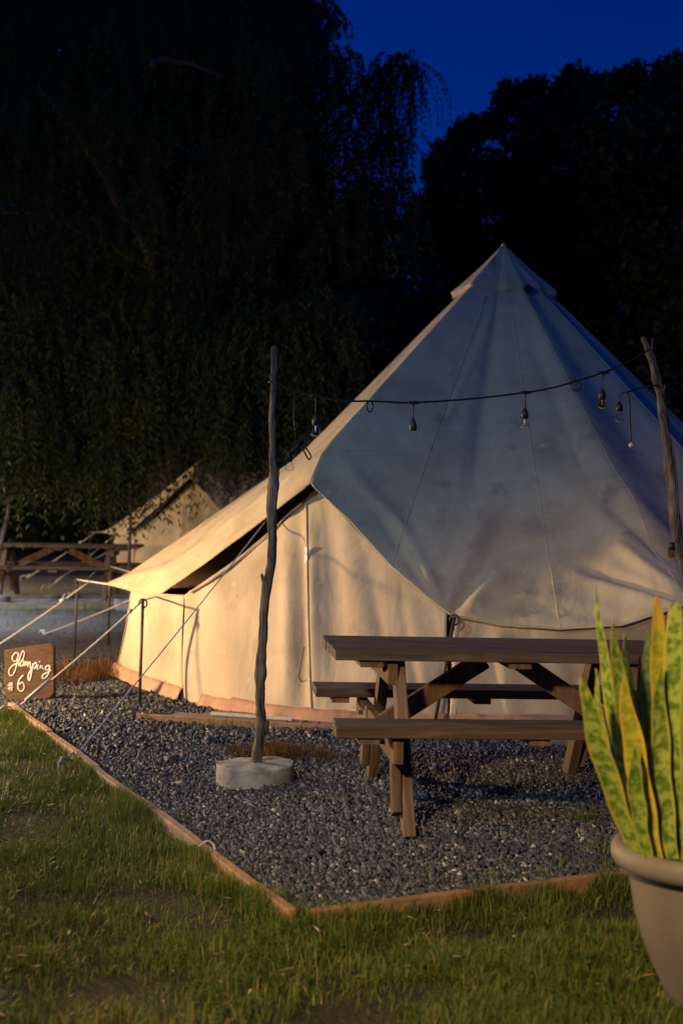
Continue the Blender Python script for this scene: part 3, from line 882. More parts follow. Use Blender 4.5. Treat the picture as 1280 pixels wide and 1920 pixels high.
m = MB(C); m.beam(f0 + dd * 1.46, f0 + dd * 2.9 + dn * .02, .034, .066, (0, 0, 1)); [setattr(v_, 'z', v_.z + .010) for v_ in m.v]; m.build('board', M['edging_wood'], ed, bevel=.003)
m = MB(C); m.beam(gd(395, 1338, .05), gd(548, 1349, .05), .012, .02, (0, 0, 1)); o = m.build('batten', M['rope'], deck, bevel=.002)

# the second tent further back
t2 = copy_tree(tent)
t2.location = C + Vector((-1.72, 9.75, .20))
t2.rotation_euler = (0, 0, R(-3))
t2['label'] = 'smaller looking bell tent far back at left, half hidden by hanging foliage'
for o_ in (tent, t2): o_['group'] = 'cream bell tents'

# ---------------------------------------------------------------- picnic tables
def make_table(label):
    t = tag(empty('picnic_table'), label, 'picnic table', 'wooden picnic tables')
    W = M['table_wood']; WY = M['table_wood_y']
    def part(name, mat, *beams, bevel=.004):
        m = MB()
        for b_ in beams: m.beam(*b_)
        return m.build(name, mat, t, bevel=bevel)
    for k in range(5):
        y = -.284 + .142 * k
        e = random.uniform(-.008, .008)
        part('tabletop_plank', W, ((-.79 + e, y, .70), (.79 + e, y, .70), .136, .042, (0, 0, 1)))
    for s in (-1, 1):
        for k in range(2):
            y = s * (.535 + .137 * k)
            e = random.uniform(-.01, .01)
            part('bench_plank', W, ((-.81 + e, y, .43), (.81 + e, y, .43), .131, .042, (0, 0, 1)))
        for x in (-.68, .02, .68):
            part('bench_cleat', WY, ((x, s * .485, .394), (x, s * .72, .394), .085, .028, (0, 0, 1)))
    for x in (-.63, .02, .63):
        part('tabletop_cleat', WY, ((x, -.33, .663), (x, .33, .663), .10, .030, (0, 0, 1)))
    for sx in (-1, 1):
        part('top_bearer', WY, ((sx * .535, -.31, .62), (sx * .535, .31, .62), .044, .095, (0, 0, 1)))
        part('bench_bearer', WY, ((sx * .558, -.70, .345), (sx * .558, .70, .345), .044, .095, (0, 0, 1)))
        for sy in (-1, 1):
            part('leg', WY, ((sx * .50, sy * .655, -.02), (sx * .50, sy * .20, .675), .092, .048, (1, 0, 0)))
            part('leg_stiffener', WY, ((sx * .605, sy * .60, .07), (sx * .605, sy * .545, .16), .085, .04, (1, 0, 0)), ((sx * .605, sy * .545, .16), (sx * .605, sy * .43, .30), .085, .04, (1, 0, 0))) if False else None
        part('leg_stiffener', WY, ((sx * .545, -.60, .075), (sx * .545, -.50, .295), .078, .038, (1, 0, 0)))
        part('leg_stiffener', WY, ((sx * .545, .60, .075), (sx * .545, .50, .295), .078, .038, (1, 0, 0)))
        for sy in (-1, 1):
            for (yy, zz) in ((.225 * sy, .63), (.42 * sy, .345)):
                m = MB(); m.tube([(sx * .60, yy, zz), (sx * .5815, yy, zz)] if zz < .5 else [(sx * .572, yy, zz), (sx * .558, yy, zz)], .011, 8); m.build('bolt', M['steel_dark'], t, smooth=False)
        part('brace', WY, ((sx * .53, 0, .36), (sx * .075, 0, .655), .085, .05, (0, 1, 0)))
    return t
tb = make_table('dark brown wooden picnic table standing on gravel before the cream tent')
tb.location = (.71, 6.50, .012)
tb.rotation_euler = (0, R(1.4), R(5.5))
tb2 = copy_tree(tb)
tb2['label'] = 'wooden picnic table far back at left before the second tent'
tb2.location = (-3.55, 17.9, .17)
tb2.rotation_euler = (0, R(.8), R(2))
tb2.scale = (1.28, .95, .95)

# ---------------------------------------------------------------- crooked stick poles in concrete
def stick(name, pxs, d, radii, stubs, base_c, label, base=True, base_r=.19, base_h=.105):
    root = tag(empty(name, base_c), label, 'pole', 'crooked stick poles')
    pts = [at(px, py, d) for px, py in pxs]
    # finer, knobbly path
    fine, rr = [], []
    for i in range(len(pts) - 1):
        for s in range(5):
            t = s / 5
            fine.append(lerp(pts[i], pts[i + 1], t) + Vector((random.uniform(-.0028, .0028), random.uniform(-.004, .004), 0)))
            rr.append(lerp(radii[i], radii[i + 1], t) * (random.uniform(.90, 1.06) if random.random() > .12 else random.uniform(1.12, 1.28)))
    fine.append(pts[-1]); rr.append(radii[-1])
    m = MB(base_c); m.tube(fine, rr, 20, lump=.12, flute=.10)
    po = m.build('pole', M['bark_pole'], root, smooth=True)
    po.modifiers.new('smooth', 'SUBSURF').render_levels = 1
    for sp, ra in stubs:
        q = [at(px, py, d - (.012 if i else .0)) for i, (px, py) in enumerate(sp)]
        m = MB(base_c); m.tube([lerp(q[0], q[1], t) for t in (0, .35, .7, 1)], [ra, ra * .85, ra * .75, ra * .55], 8, lump=.15)
        m.build('stub', M['bark_pole'], po, smooth=True)
    if base:
        m = MB(base_c)
        prof = [(0, -.02), (base_r * .985, -.02), (base_r, .0), (base_r * 1.005, base_h * .5), (base_r * .998, base_h - .006), (base_r * .982, base_h), (base_r * .8, base_h + .003), (.05, base_h + .006), (0, base_h + .006)]
        m.lathe(prof, 120, base_c)
        for v_ in m.v:
            q = math.hypot(v_.x, v_.y)
            if q > .1:
                a = math.atan2(v_.y, v_.x)
                k = 1 + .012 * math.sin(3 * a + 1) + .004 * math.sin(9 * a)
                v_.x *= k; v_.y *= k; v_.z += .005 * math.sin(2 * a + .4) + .003 * math.sin(7 * a) * (v_.z > .08)
        m.build('concrete_base', M['concrete'], root, smooth=False)
    return root
bc = Vector((-.426, 6.97, 0))
stick('stick_pole', [(479, 1438), (484, 1400), (490, 1362), (488, 1320), (487, 1280), (490, 1220), (494, 1160), (499, 1105), (508, 1060), (511, 1000), (510, 950), (513, 905), (512, 850), (511, 780), (513, 720), (513, 695), (515, 648)], 6.97,
      [.029, .027, .026, .023, .024, .022, .023, .025, .024, .022, .026, .021, .020, .018, .016, .0155, .015],
      [([(494, 1375), (502, 1352)], .016), ([(500, 1112), (490, 1076)], .013), ([(516, 930), (523, 878)], .008)], bc, 'crooked grey stick pole set in a round concrete base')
bc2 = Vector((2.02, 7.35, 0))
stick('stick_pole', [(1375, 1448), (1345, 1330), (1318, 1220), (1296, 1120), (1279, 1050), (1268, 1000), (1261, 940), (1254, 880), (1249, 830), (1242, 780), (1237, 740), (1228, 700), (1218, 665), (1203, 630)], 7.35,
      [.034, .033, .031, .030, .029, .027, .026, .026, .024, .025, .022, .020, .018, .012],
      [([(1219, 670), (1222, 634)], .009), ([(1238, 745), (1246, 722)], .014)], bc2, 'crooked brown forked stick pole at the right edge behind the plant')
for (x, y0, y1, d, r0, lab) in ((3, 1030, 925, 17.0, .028, 'thin pale stick pole at the far left edge behind the far picnic table'), (246, 1062, 900, 16.6, .022, 'thin dark stick pole standing before the far tent')):
    b0 = at(x, 1150, d); b0.z = terrain(b0.x, d)
    foot = (x - (16 if x < 100 else 0), HORIZON + (EYE - b0.z) / d * FPX)
    b0 = at(foot[0], foot[1], d)
    stick('stick_pole', [foot, (x - 4, y0), (x + (10 if x < 100 else -1), (y0 + y1) / 2), (x + (18 if x < 100 else -2), y1)], d, [r0, r0, r0 * .9, r0 * .75], [], b0, lab, base=True, base_r=.2)

# ---------------------------------------------------------------- string lights
sl = tag(empty('string_lights', bc), 'black cable of unlit bulbs strung between the two stick poles', 'string lights')
def dep(px): return lerp(6.97, 7.33, (px - 513) / (1215 - 513)) - .03
def spt(px, py, dd_=0): return at(px, py, dep(px) + dd_)
def part(name, mat, fn, parent=sl, smooth=True):
    m = MB(bc); fn(m); return m.build(name, mat, parent, smooth=smooth)
cable = [(513, 716), (560, 735), (620, 748), (660, 752), (693, 752), (735, 754), (775, 755), (880, 748), (985, 736), (1035, 727), (1078, 715), (1137, 696), (1180, 677), (1216, 655)]
def cat(pl, n=6):
    pl = [Vector(p) for p in pl]; o_ = []
    for i in range(len(pl) - 1):
        p0, p1, p2, p3 = pl[max(i - 1, 0)], pl[i], pl[i + 1], pl[min(i + 2, len(pl) - 1)]
        for s in range(n):
            t = s / n
            o_.append(.5 * ((2 * p1) + (p2 - p0) * t + (2 * p0 - 5 * p1 + 4 * p2 - p3) * t * t + (3 * p1 - p0 - 3 * p2 + p3) * t ** 3))
    o_.append(pl[-1]); return o_
part('cable', M['black_rubber'], lambda m: m.tube(cat([spt(*c_) for c_ in cable]), .0052, 7))
part('cable_tie', M['black_rubber'], lambda m: m.tube([at(513, 716, 6.97) + Vector((.024 * math.cos(a), .024 * math.sin(a), .003 * math.sin(a))) for a in np.linspace(0, 6.2, 18)], .004, 6))
def pendant(px, y_cable, y_sock, y_sock_b, y_bulb, bulb, dx=0, wire=.0028, tee=True):
    """wire down from the cable, black socket, bulb hanging mouth down"""
    if tee:
        part('cable_joint', M['black_rubber'], lambda m: m.tube([spt(px - 11, y_cable), spt(px - 6, y_cable), spt(px + 6, y_cable), spt(px + 11, y_cable)], [.0058, .0085, .0085, .0058], 8))
    part('drop_wire', M['black_rubber'], lambda m: m.tube([spt(px, y_cable), spt(px + dx * .6, lerp(y_cable, y_sock, .5)), spt(px + dx, y_sock + 2)], [.006, wire, wire], 6))
    s0, s1 = spt(px + dx, y_sock), spt(px + dx, y_sock_b)
    h = s0.z - s1.z
    so = part('socket', M['black_rubber'], lambda m: m.lathe([(0, h), (.007, h), (.010, h * .82), (.0165, h * .62), (.0185, h * .45), (.0185, .002), (.015, 0), (0, 0)], 18, s1))
    if bulb:
        b1 = spt(px + dx, y_bulb); hb = s1.z - b1.z
        part('bulb', M[bulb], lambda m: m.lathe([(.010, hb), (.012, hb * .9), (.0195, hb * .5), (.0225, hb * .3), (.0205, hb * .13), (.012, hb * .02), (.002, 0)], 18, b1), so)
        part('filament', M['brass'], lambda m: m.tube([b1 + Vector((0, 0, hb * .95)), b1 + Vector((0, 0, hb * .4))], [.006, .003], 6), so)
pendant(774, 755, 785, 808, 0, None)
pendant(985, 736, 765, 785, 803, 'bulb_clear', -2)
pendant(1130, 699, 729, 749, 766, 'bulb_amber', -2)
pendant(592, 742, 776, 797, 818, 'bulb_clear')
def loop(cx, cy, rx, ry, tilt=0):
    part('cable_loop', M['black_rubber'], lambda m: m.tube([spt(cx + rx * math.cos(a) * math.cos(tilt) - ry * math.sin(a) * math.sin(tilt), cy + rx * math.cos(a) * math.sin(tilt) + ry * math.sin(a) * math.cos(tilt)) + Vector((0, .004 * a, 0)) for a in np.linspace(-1.9, 4.9, 26)], .0042, 6))
loop(693, 762, 6, 10); loop(1078, 723, 8, 10, -.4)
# tangled end by the left pole
part('drop_wire', M['black_rubber'], lambda m: m.tube([spt(553, 733), spt(551, 790), spt(556, 828)], .0026, 6))
jo = part('socket_joint', M['black_rubber'], lambda m: m.tube([spt(565, 828), spt(558, 836), spt(549, 845), spt(543, 850)], [.010, .0125, .0125, .010], 10))
part('hanger_strap', M['black_rubber'], lambda m: m.tube(cat([spt(557, 826), spt(566, 838), spt(576, 858), spt(581, 861), spt(582, 853), spt(572, 838), spt(561, 824)], 4), .0042, 6))
def left_sock(m): 
    s1 = spt(541.5, 866); h = spt(541.5, 844).z - s1.z
    m.lathe([(0, h), (.010, h), (.0165, h * .8), (.0175, .002), (.014, 0), (0, 0)], 18, s1)
so = part('socket', M['black_rubber'], left_sock)
def left_bulb(m):
    b1 = spt(542.5, 883); hb = spt(541.5, 866).z - b1.z
    m.lathe([(.010, hb), (.013, hb * .9), (.019, hb * .5), (.021, hb * .3), (.019, hb * .13), (.011, hb * .02), (.002, 0)], 18, b1)
part('bulb', M['bulb_clear'], left_bulb, so)
# loose tail at the right pole
part('tail_cable', M['black_rubber'], lambda m: m.tube(cat([spt(1234, 722), spt(1205, 726), spt(1184, 733), spt(1173, 735), spt(1178, 745), spt(1180, 790), spt(1182, 832)], 4), .0045, 6))
part('tail_plug', M['brass'], lambda m: m.lathe([(0, .022), (.004, .022), (.005, .012), (.012, .010), (.012, -.004), (0, -.006)], 14, spt(1182, 836)))
part('drop_wire', M['black_rubber'], lambda m: m.tube(cat([spt(1175, 735), spt(1164, 738), spt(1160, 747), spt(1160, 757)], 4), .0032, 6))
def tail_sock(m):
    s1 = spt(1160, 772); h = spt(1160, 754).z - s1.z
    m.lathe([(0, h), (.007, h), (.0165, h * .66), (.018, h * .4), (.018, .002), (0, 0)], 18, s1)
so = part('socket', M['black_rubber'], tail_sock)
def tail_bulb(m):
    b1 = spt(1160, 791); hb = spt(1160, 772).z - b1.z
    m.lathe([(.010, hb), (.012, hb * .9), (.0195, hb * .5), (.022, hb * .3), (.020, hb * .13), (.012, hb * .02), (.002, 0)], 18, b1)
part('bulb', M['bulb_clear'], tail_bulb, so)
part('drop_wire', M['black_rubber'], lambda m: m.tube(cat([spt(1241, 770, -.04), spt(1262, 850, -.05), spt(1271, 950, -.05), spt(1270, 1000, -.05), spt(1263, 1020, -.05)], 5), .0032, 6))
so = part('socket', M['black_rubber'], lambda m: m.lathe([(0, .04), (.010, .04), (.017, .03), (.018, .0), (0, 0)], 16, spt(1258, 1031, -.06)))
part('bulb', M['bulb_amber'], lambda m: m.lathe([(.010, .042), (.017, .036), (.0195, .02), (.018, .006), (.008, 0)], 16, spt(1257, 1046, -.06)), so)

# ---------------------------------------------------------------- painted sign
sc_ = 9.846
SD = 9.86
sg_org = at(52, 1316, SD); sg_org.z = 0
sg = tag(empty('wooden_sign', sg_org), 'small brown wooden sign with white script leaning at the lawn corner', 'sign')
def spx(x, y, off=0.0):
    p = at(x / sc_, 1190 + y / sc_, SD)
    p.y += .10 * (p.z) + .0 - off
    return p
outl = [(62, 300), (500, 232), (905, 178), (940, 195), (960, 300), (985, 1085), (905, 1170), (560, 1205), (190, 1245), (85, 1125)]
m = MB(sg_org)
fr = [spx(*p_) for p_ in outl]; bk = [p_ + Vector((0, .028, 0)) for p_ in fr]
k = len(fr)
m.add(fr + bk, [tuple(range(k)), tuple(range(2 * k - 1, k - 1, -1))] + [(i, i + k, (i + 1) % k + k, (i + 1) % k) for i in range(k)])
bd = m.build('board', M['sign_wood'], sg, bevel=.002)
STROKES = {
 'letter_G': [[(322, 362), (270, 350), (225, 400), (213, 455), (250, 505), (298, 480), (322, 400), (326, 352), (318, 450), (300, 560), (268, 680), (222, 758), (180, 760), (155, 705), (172, 640), (230, 580), (305, 540)]],
 'letter_l': [[(318, 565), (350, 450), (388, 345), (412, 312), (436, 352), (420, 440), (368, 530), (338, 572), (352, 594)]],
 'letter_a': [[(432, 490), (392, 500), (366, 558), (386, 595), (420, 560), (436, 502), (428, 572), (448, 592)]],
 'letter_m': [[(452, 592), (462, 510), (464, 562), (490, 512), (500, 602), (516, 540), (546, 522), (552, 610), (572, 632)]],
 'letter_p': [[(596, 545), (586, 640), (562, 780), (540, 860), (514, 812), (530, 722), (580, 640), (618, 552), (654, 530), (666, 578), (634, 628), (610, 640)]],
 'letter_i': [[(692, 570), (680, 630), (704, 656)], [(712, 498), (726, 522)]],
 'letter_n': [[(728, 642), (740, 580), (746, 632), (770, 590), (786, 642), (806, 652)]],
 'letter_g': [[(908, 580), (860, 588), (828, 622), (850, 668), (890, 640), (912, 584), (902, 690), (858, 780), (802, 820), (774, 790), (800, 742), (880, 702), (938, 660)]],
 'number_sign': [[(176, 890), (186, 1052)], [(214, 888), (224, 1050)], [(138, 942), (246, 930)], [(140, 1004), (246, 990)]],
 'digit_6': [[(428, 762), (370, 812), (332, 900), (330, 990), (370, 1046), (420, 1042), (447, 980), (432, 912), (392, 890), (350, 932)]],
}
for nm, sts in STROKES.items():
    m = MB(sg_org)
    for st in sts:
        pl = [spx(x, y, .004) for x, y in st]
        m.tube(cat(pl, 4), .0060, 6, flat=.9)
    for v_ in m.v:                                # brushed on: hardly any thickness
        pl_y = SD + .10 * (v_.z + sg_org.z) - sg_org.y
        v_.y = pl_y - .0015 + (v_.y - pl_y + .004) * .12
    m.build(nm, M['paint_white'], bd, smooth=True)
m = MB(sg_org); m.beam(spx(975, 215, -.03) + Vector((0, .02, 0)), spx(990, 1260, -.03) + Vector((0, .02, 0)), .02, .012, (1, 0, 0)); m.build('stake', M['steel_dark'], sg)
m = MB(sg_org); m.beam(spx(560, 1000, -.03) + Vector((0, .03, 0)), spx(575, 1290, -.03) + Vector((0, .02, 0)), .03, .04, (1, 0, 0)); m.build('stake', M['edging_wood'], sg)

# ---------------------------------------------------------------- potted plant
PC = Vector(((1345 - 640) / FPX * 3.9, 3.9, 0))
pp = tag(empty('potted_plant', PC), 'tall banded snake plant with yellow edged blades in a round beige pot', 'potted plant')
prof = [(0, 0), (.118, 0), (.130, .012), (.150, .06), (.178, .12), (.205, .19), (.224, .26), (.234, .33), (.240, .372), (.243, .384), (.262, .388), (.279, .396), (.287, .412), (.288, .430), (.281, .447), (.268, .455), (.252, .452), (.244, .440), (.238, .41), (.225, .38)]
m = MB(); m.lathe(prof, 72, cap=False); pot = m.build('pot', M['pot'], pp, smooth=True)
m = MB()
rows = [[Vector((q * .236 * math.cos(a), q * .236 * math.sin(a), .395 + random.uniform(-.008, .008))) for a in np.linspace(0, 2 * math.pi, 37)[:-1]] for q in (0.02, .3, .6, .85, 1.0)]
for r_ in rows: r_.append(r_[0].copy())
m.grid(rows); m.build('soil', M['soil'], pp, smooth=True)

def blade(base, tip, width, mat, bow=(0, 0, 0), twist=0.0, blunt=False, fold=.25):
    """tall fleshy leaf: keeled cross-section, widest at mid height, pointed or blunt tip"""
    base, tip, bow = Vector(base) - PC, Vector(tip) - PC, Vector(bow)
    NV, NU = 26, 8
    V_, UV = [], []
    yaw0 = random.uniform(-.5, .5)
    for j in range(NV + 1):
        v = j / NV
        c_ = lerp(base, tip, v) + bow * (4 * v * (1 - v))
        prof_ = (.62 + .38 * math.sin(min(v / .55, 1) * math.pi / 2)) * (1 if v < .55 else (max(0, 1 - ((v - .55) / .45) ** (4.5 if blunt else 1.9))) ** (.5 if blunt else .8))
        w = max(width * .86 * prof_, .0025)
        yaw = yaw0 + twist * v
        sx = Vector((math.cos(yaw), math.sin(yaw), 0)); nn = Vector((math.sin(yaw), -math.cos(yaw), 0))
        for s in (0, 1):
            for i in range(NU + 1):
                u = i / NU
                x = (u - .5) * w + .0025 * math.sin(v * 17 + yaw0 * 9) * (abs(u - .5) * 2) ** 2
                dep_ = -fold * w * (1 - (2 * u - 1) ** 2) * (.9 - .5 * v)
                th = .0045 * (1 - v * .6) * (1 - (2 * u - 1) ** 4)
                V_.append(c_ + sx * x + nn * (-dep_ * -1 + (th if s else -th)))
                UV.append((u, v * (tip - base).length / .75, 0))
    m_ = NU + 1
    F_ = []
    for j in range(NV):
        for i in range(NU):
            a0 = j * 2 * m_ + i; b0 = (j + 1) * 2 * m_ + i
            F_.append((a0, a0 + 1, b0 + 1, b0))
            F_.append((a0 + m_, b0 + m_, b0 + m_ + 1, a0 + m_ + 1))
    me = bpy.data.meshes.new('leaf')
    me.from_pydata([tuple(p) for p in V_], [], F_)
    at_ = me.attributes.new('leafuv', 'FLOAT_VECTOR', 'POINT')
    at_.data.foreach_set('vector', np.array(UV, np.float32).ravel())
    me.polygons.foreach_set('use_smooth', [True] * len(me.polygons))
    me.materials.append(M[mat])
    o_ = bpy.data.objects.new('leaf', me); COL.objects.link(o_); o_.parent = pp
    return o_
LEAVES = [  # base px, tip px, depth of base, depth of tip, width m, material, blunt
    ((1202, 1600), (1116, 1098), 3.86, 3.84, .040, 'blade_green', False),
    ((1196, 1608), (1089, 1262), 3.80, 3.70, .066, 'blade_green', False),
    ((1222, 1612), (1148, 1163), 3.84, 3.82, .060, 'blade_green', False),
    ((1232, 1618), (1168, 1272), 3.76, 3.70, .068, 'blade_yellow', False),
    ((1250, 1606), (1231, 1116), 3.84, 3.80, .048, 'blade_yellow', True),
    ((1275, 1610), (1270, 1126), 3.78, 3.74, .058, 'blade_green', True),
    ((1262, 1590), (1254, 1128), 3.92, 3.93, .036, 'blade_yellow', False),
    ((1180, 1590), (1116, 1254), 3.90, 3.92, .030, 'blade_green', False),
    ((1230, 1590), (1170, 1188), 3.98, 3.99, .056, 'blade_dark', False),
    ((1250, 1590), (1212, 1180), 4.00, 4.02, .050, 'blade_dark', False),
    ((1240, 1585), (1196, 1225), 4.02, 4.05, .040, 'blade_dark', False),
    ((1262, 1612), (1238, 1250), 3.76, 3.74, .060, 'blade_green', False),
    ((1215, 1612), (1190, 1400), 3.74, 3.70, .050, 'blade_green', False),
    ((1290, 1616), (1292, 1210), 3.72, 3.68, .062, 'blade_green', False),
    ((1290, 1590), (1300, 1110), 3.95, 3.97, .058, 'blade_green', False),
    ((1318, 1600), (1330, 1060), 3.86, 3.86, .060, 'blade_green', False),
    ((1345, 1605), (1372, 1150), 3.80, 3.76, .062, 'blade_green', True),
    ((1370, 1595), (1420, 1100), 3.92, 3.94, .060, 'blade_yellow', False),
    ((1395, 1600), (1470, 1180), 3.86, 3.84, .062, 'blade_green', False),
    ((1420, 1595), (1530, 1280), 3.92, 3.94, .056, 'blade_green', False),
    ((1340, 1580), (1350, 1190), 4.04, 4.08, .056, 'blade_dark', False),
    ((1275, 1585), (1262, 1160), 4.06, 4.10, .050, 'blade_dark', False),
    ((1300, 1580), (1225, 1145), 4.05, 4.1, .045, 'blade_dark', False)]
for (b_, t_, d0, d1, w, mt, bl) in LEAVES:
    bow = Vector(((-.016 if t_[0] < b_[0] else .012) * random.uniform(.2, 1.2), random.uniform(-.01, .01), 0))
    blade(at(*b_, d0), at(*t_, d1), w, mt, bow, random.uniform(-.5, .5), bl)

# ---------------------------------------------------------------- trees
def strand_mesh(centres, radii, per, seed, droop=1.0, length=(.6, 1.35), leaf=(.085, .0115), pairs=13):
    """hanging compound leaves: per strands in each clump, each with paired leaflets"""
    g_ = np.random.default_rng(seed)
    n = len(centres) * per
    c_ = np.repeat(np.array(centres), per, 0); rr = np.repeat(np.array(radii), per)
    d_ = g_.normal(size=(n, 3)); d_ /= np.linalg.norm(d_, axis=1, keepdims=True)
    S0 = c_ + d_ * (rr * g_.random(n) ** .45)[:, None] * np.array([1, 1, .75])
    Ln = g_.uniform(*length, n)
    a = g_.uniform(0, 6.28, n)
    hor = np.stack([np.cos(a), np.sin(a), np.zeros(n)], 1) * g_.uniform(.05, .75, (n, 1))
    sagf = np.repeat(g_.uniform(.35, 1.0, len(centres)), per)
    tone = np.clip(np.repeat(g_.beta(2, 2, len(centres)), per) * .7 + g_.uniform(0, .3, n), 0, 1)
    Vs, Rs = [], []
    for k in range(pairs):
        t = (k + .5) / pairs
        q = S0 + hor * (Ln * t * (1 - .45 * t))[:, None] + np.array([0, 0, -1.0]) * (Ln * t * (.35 + .65 * t) * droop * sagf)[:, None]
        for sgn_ in (-1, 1):
            b_ = a + sgn_ * g_.normal(1.25, .35, n)
            dirv = np.stack([np.cos(b_) * .75, np.sin(b_) * .75, g_.normal(-1.1, .3, n)], 1)
            dirv /= np.linalg.norm(dirv, axis=1, keepdims=True)
            side = np.cross(dirv, g_.normal(size=(n, 3))); side /= np.linalg.norm(side, axis=1, keepdims=True) + 1e-9
            l = leaf[0] * g_.uniform(.6, 1.25, (n, 1)); w = leaf[1] * g_.uniform(.7, 1.3, (n, 1))
            V = np.stack([q, q + dirv * l * .45 + side * w, q + dirv * l, q + dirv * l * .45 - side * w], 1)
            Vs.append(V.reshape(-1, 3)); Rs.append(np.repeat(tone, 4))
    V = np.concatenate(Vs); Rn = np.concatenate(Rs)
    F = np.arange(len(V)).reshape(-1, 4)
    return V, F, Rn

def leaf_clumps(centres, radii, per, seed, leaf=(.13, .05)):
    g_ = np.random.default_rng(seed)
    n = len(centres) * per
    c_ = np.repeat(np.array(centres), per, 0); rr = np.repeat(np.array(radii), per)
    d_ = g_.normal(size=(n, 3)); d_ /= np.linalg.norm(d_, axis=1, keepdims=True)
    P = c_ + d_ * (rr * g_.random(n) ** .5)[:, None]
    V0 = np.array([[0, 0, 0], [.5, .5, .08], [1, 0, 0], [.5, -.5, .08]]); F0 = np.array([[0, 1, 2, 3]])
    S = np.stack([leaf[0] * g_.uniform(.6, 1.3, n), leaf[1] * 2 * g_.uniform(.7, 1.2, n), np.full(n, leaf[0])], 1)
    V, F = scatter(V0, F0, P, rand_rot(n), S)
    tone = np.clip(np.repeat(g_.beta(2, 2, len(centres)), per) * .7 + g_.uniform(0, .3, n), 0, 1)
    return V, F, np.repeat(tone, 4)

def limbs(root, org, start, ends, r0, seed, name='limb'):
    rd = random.Random(seed)
    for e in ends:
        e = Vector(e); s = Vector(start) + Vector((0, 0, rd.uniform(-.6, .8)))
        pts = []
        for t in np.linspace(0, 1, 9):
            p = lerp(s, e, t); p.z += .5 * math.sin(t * math.pi) * (e - s).length * .12
            pts.append(p + Vector((rd.uniform(-.08, .08), rd.uniform(-.08, .08), rd.uniform(-.06, .06))))
        m_ = MB(org); m_.tube(pts, [lerp(r0, r0 * .2, t) for t in np.linspace(0, 1, 9)], 7, lump=.08)
        m_.build(name, M['bark'], root, smooth=True)

def make_tree(name, label, base, fork, top_r, clumps, kind, seed, limb_n=9, extra=(), per=26):
    root = tag(empty(name, base), label, 'tree', 'trees behind the tents')
    b_ = Vector(base)
    m_ = MB(b_)
    pts = [lerp(b_, Vector(fork), t) + Vector((.12 * math.sin(t * 4 + seed), .1 * math.sin(t * 3), 0)) * (t > 0) for t in np.linspace(0, 1, 10)]
    m_.tube(pts, [top_r * (1.9 if t == 0 else 1.4 - .4 * t) for t in np.linspace(0, 1, 10)], 12, lump=.07)
    m_.build('trunk', M['bark'], root, smooth=True)
    cs = np.array([c_[0][:] for c_ in clumps]); rs = np.array([c_[1] for c_ in clumps])
    idx = np.random.default_rng(seed).choice(len(clumps), min(limb_n, len(clumps)), replace=False)
    limbs(root, b_, pts[-1], [cs[i] for i in idx], top_r * .5, seed)
    for (p_, q_, r_) in extra:
        limbs(root, b_, p_, [q_], r_, seed + 3)
    if kind == 'pepper':
        V, F, Rn = strand_mesh(cs - np.array(b_[:]), rs, per, seed)
        np_mesh('crown', V, F, M['pepper_leaf'], root, Rn)
        rq = random.Random(91)
        ic = [at(rq.uniform(-260, 560), rq.uniform(-330, 760), rq.uniform(23, 26.5)) - b_ for _ in range(620)] + [at(rq.uniform(380, 720), rq.uniform(400, 780), rq.uniform(22.5, 25)) - b_ for _ in range(90)]
        V, F, Rn = leaf_clumps(np.array([c_[:] for c_ in ic]), np.array([rq.uniform(.7, 1.2) for _ in ic]), 170, 92, leaf=(.22, .05))
        np_mesh('inner_crown', V, F, M['broad_leaf'], root, Rn)
    else:
        V, F, Rn = leaf_clumps(cs - np.array(b_[:]), rs, per, seed)
        np_mesh('crown', V, F, M['broad_leaf'], root, Rn)
    return root

rd = random.Random(5)
def outline_clumps(pxs, d, r_, jit=.5):
    return [(at(px, py, d + rd.uniform(-jit, jit)), r_ * rd.uniform(.8, 1.2)) for px, py in pxs]
# weeping tree on the left: outline first, then the mass
cl = outline_clumps([(575, 5), (610, 25), (590, 70), (615, 90), (640, 115), (570, 130), (530, 95), (620, 170), (665, 165), (690, 135), (720, 120), (755, 112), (775, 120), (745, 160), (705, 190), (665, 225), (735, 215),
                     (715, 265), (750, 255), (655, 280), (605, 250), (565, 210), (690, 330), (730, 330), (755, 345), (645, 370), (605, 320), (700, 410), (750, 430), (670, 460), (720, 480), (625, 440), (770, 420)], 18.5, .27, .4)
for k in range(300):
    px = rd.uniform(-160, 700); py = rd.uniform(-260, 640)
    if px > 520 and py < 170: continue
    if px > 590 and py < 330: continue
    cl.append((at(px, py, rd.uniform(17.2, 23)), rd.uniform(.5, .85)))
# low curtain in front of the far tent
for k in range(85):
    px = rd.uniform(-120, 480); lim = 800 if px < 330 else 735
    cl.append((at(px, rd.uniform(600, lim), rd.uniform(16.6, 18.8)), rd.uniform(.35, .55)))
for px, py in [(8, 838), (35, 845), (60, 815), (-20, 850), (150, 842), (175, 848), (205, 838), (245, 845), (265, 830), (120, 810), (420, 770), (455, 745), (400, 800), (300, 800)] + [(rd.uniform(470, 650), rd.uniform(560, 735)) for _ in range(46)] + [(rd.uniform(430, 520), rd.uniform(700, 770)) for _ in range(14)]:
    cl.append((at(px, py, 16.8 + rd.uniform(-.3, .6)), .24 if px < 430 else .34))
weep = make_tree('weeping_tree', 'tall weeping tree with hanging feathery foliage filling the upper left', (-2.9, 24.5, .17), (-2.6, 22.5, 4.2), .28, cl, 'pepper', 3, 12,
                 extra=[(at(280, 197, 17.0), at(420, 144, 17.2), .045), (at(545, 704, 17.2), at(735, 655, 17.3), .02), (at(540, 360, 18.6), at(770, 118, 18.5), .05), (at(600, 330, 18.6), at(800, 150, 18.4), .035), (at(520, 260, 18.6), at(640, 30, 18.5), .05)], per=26)
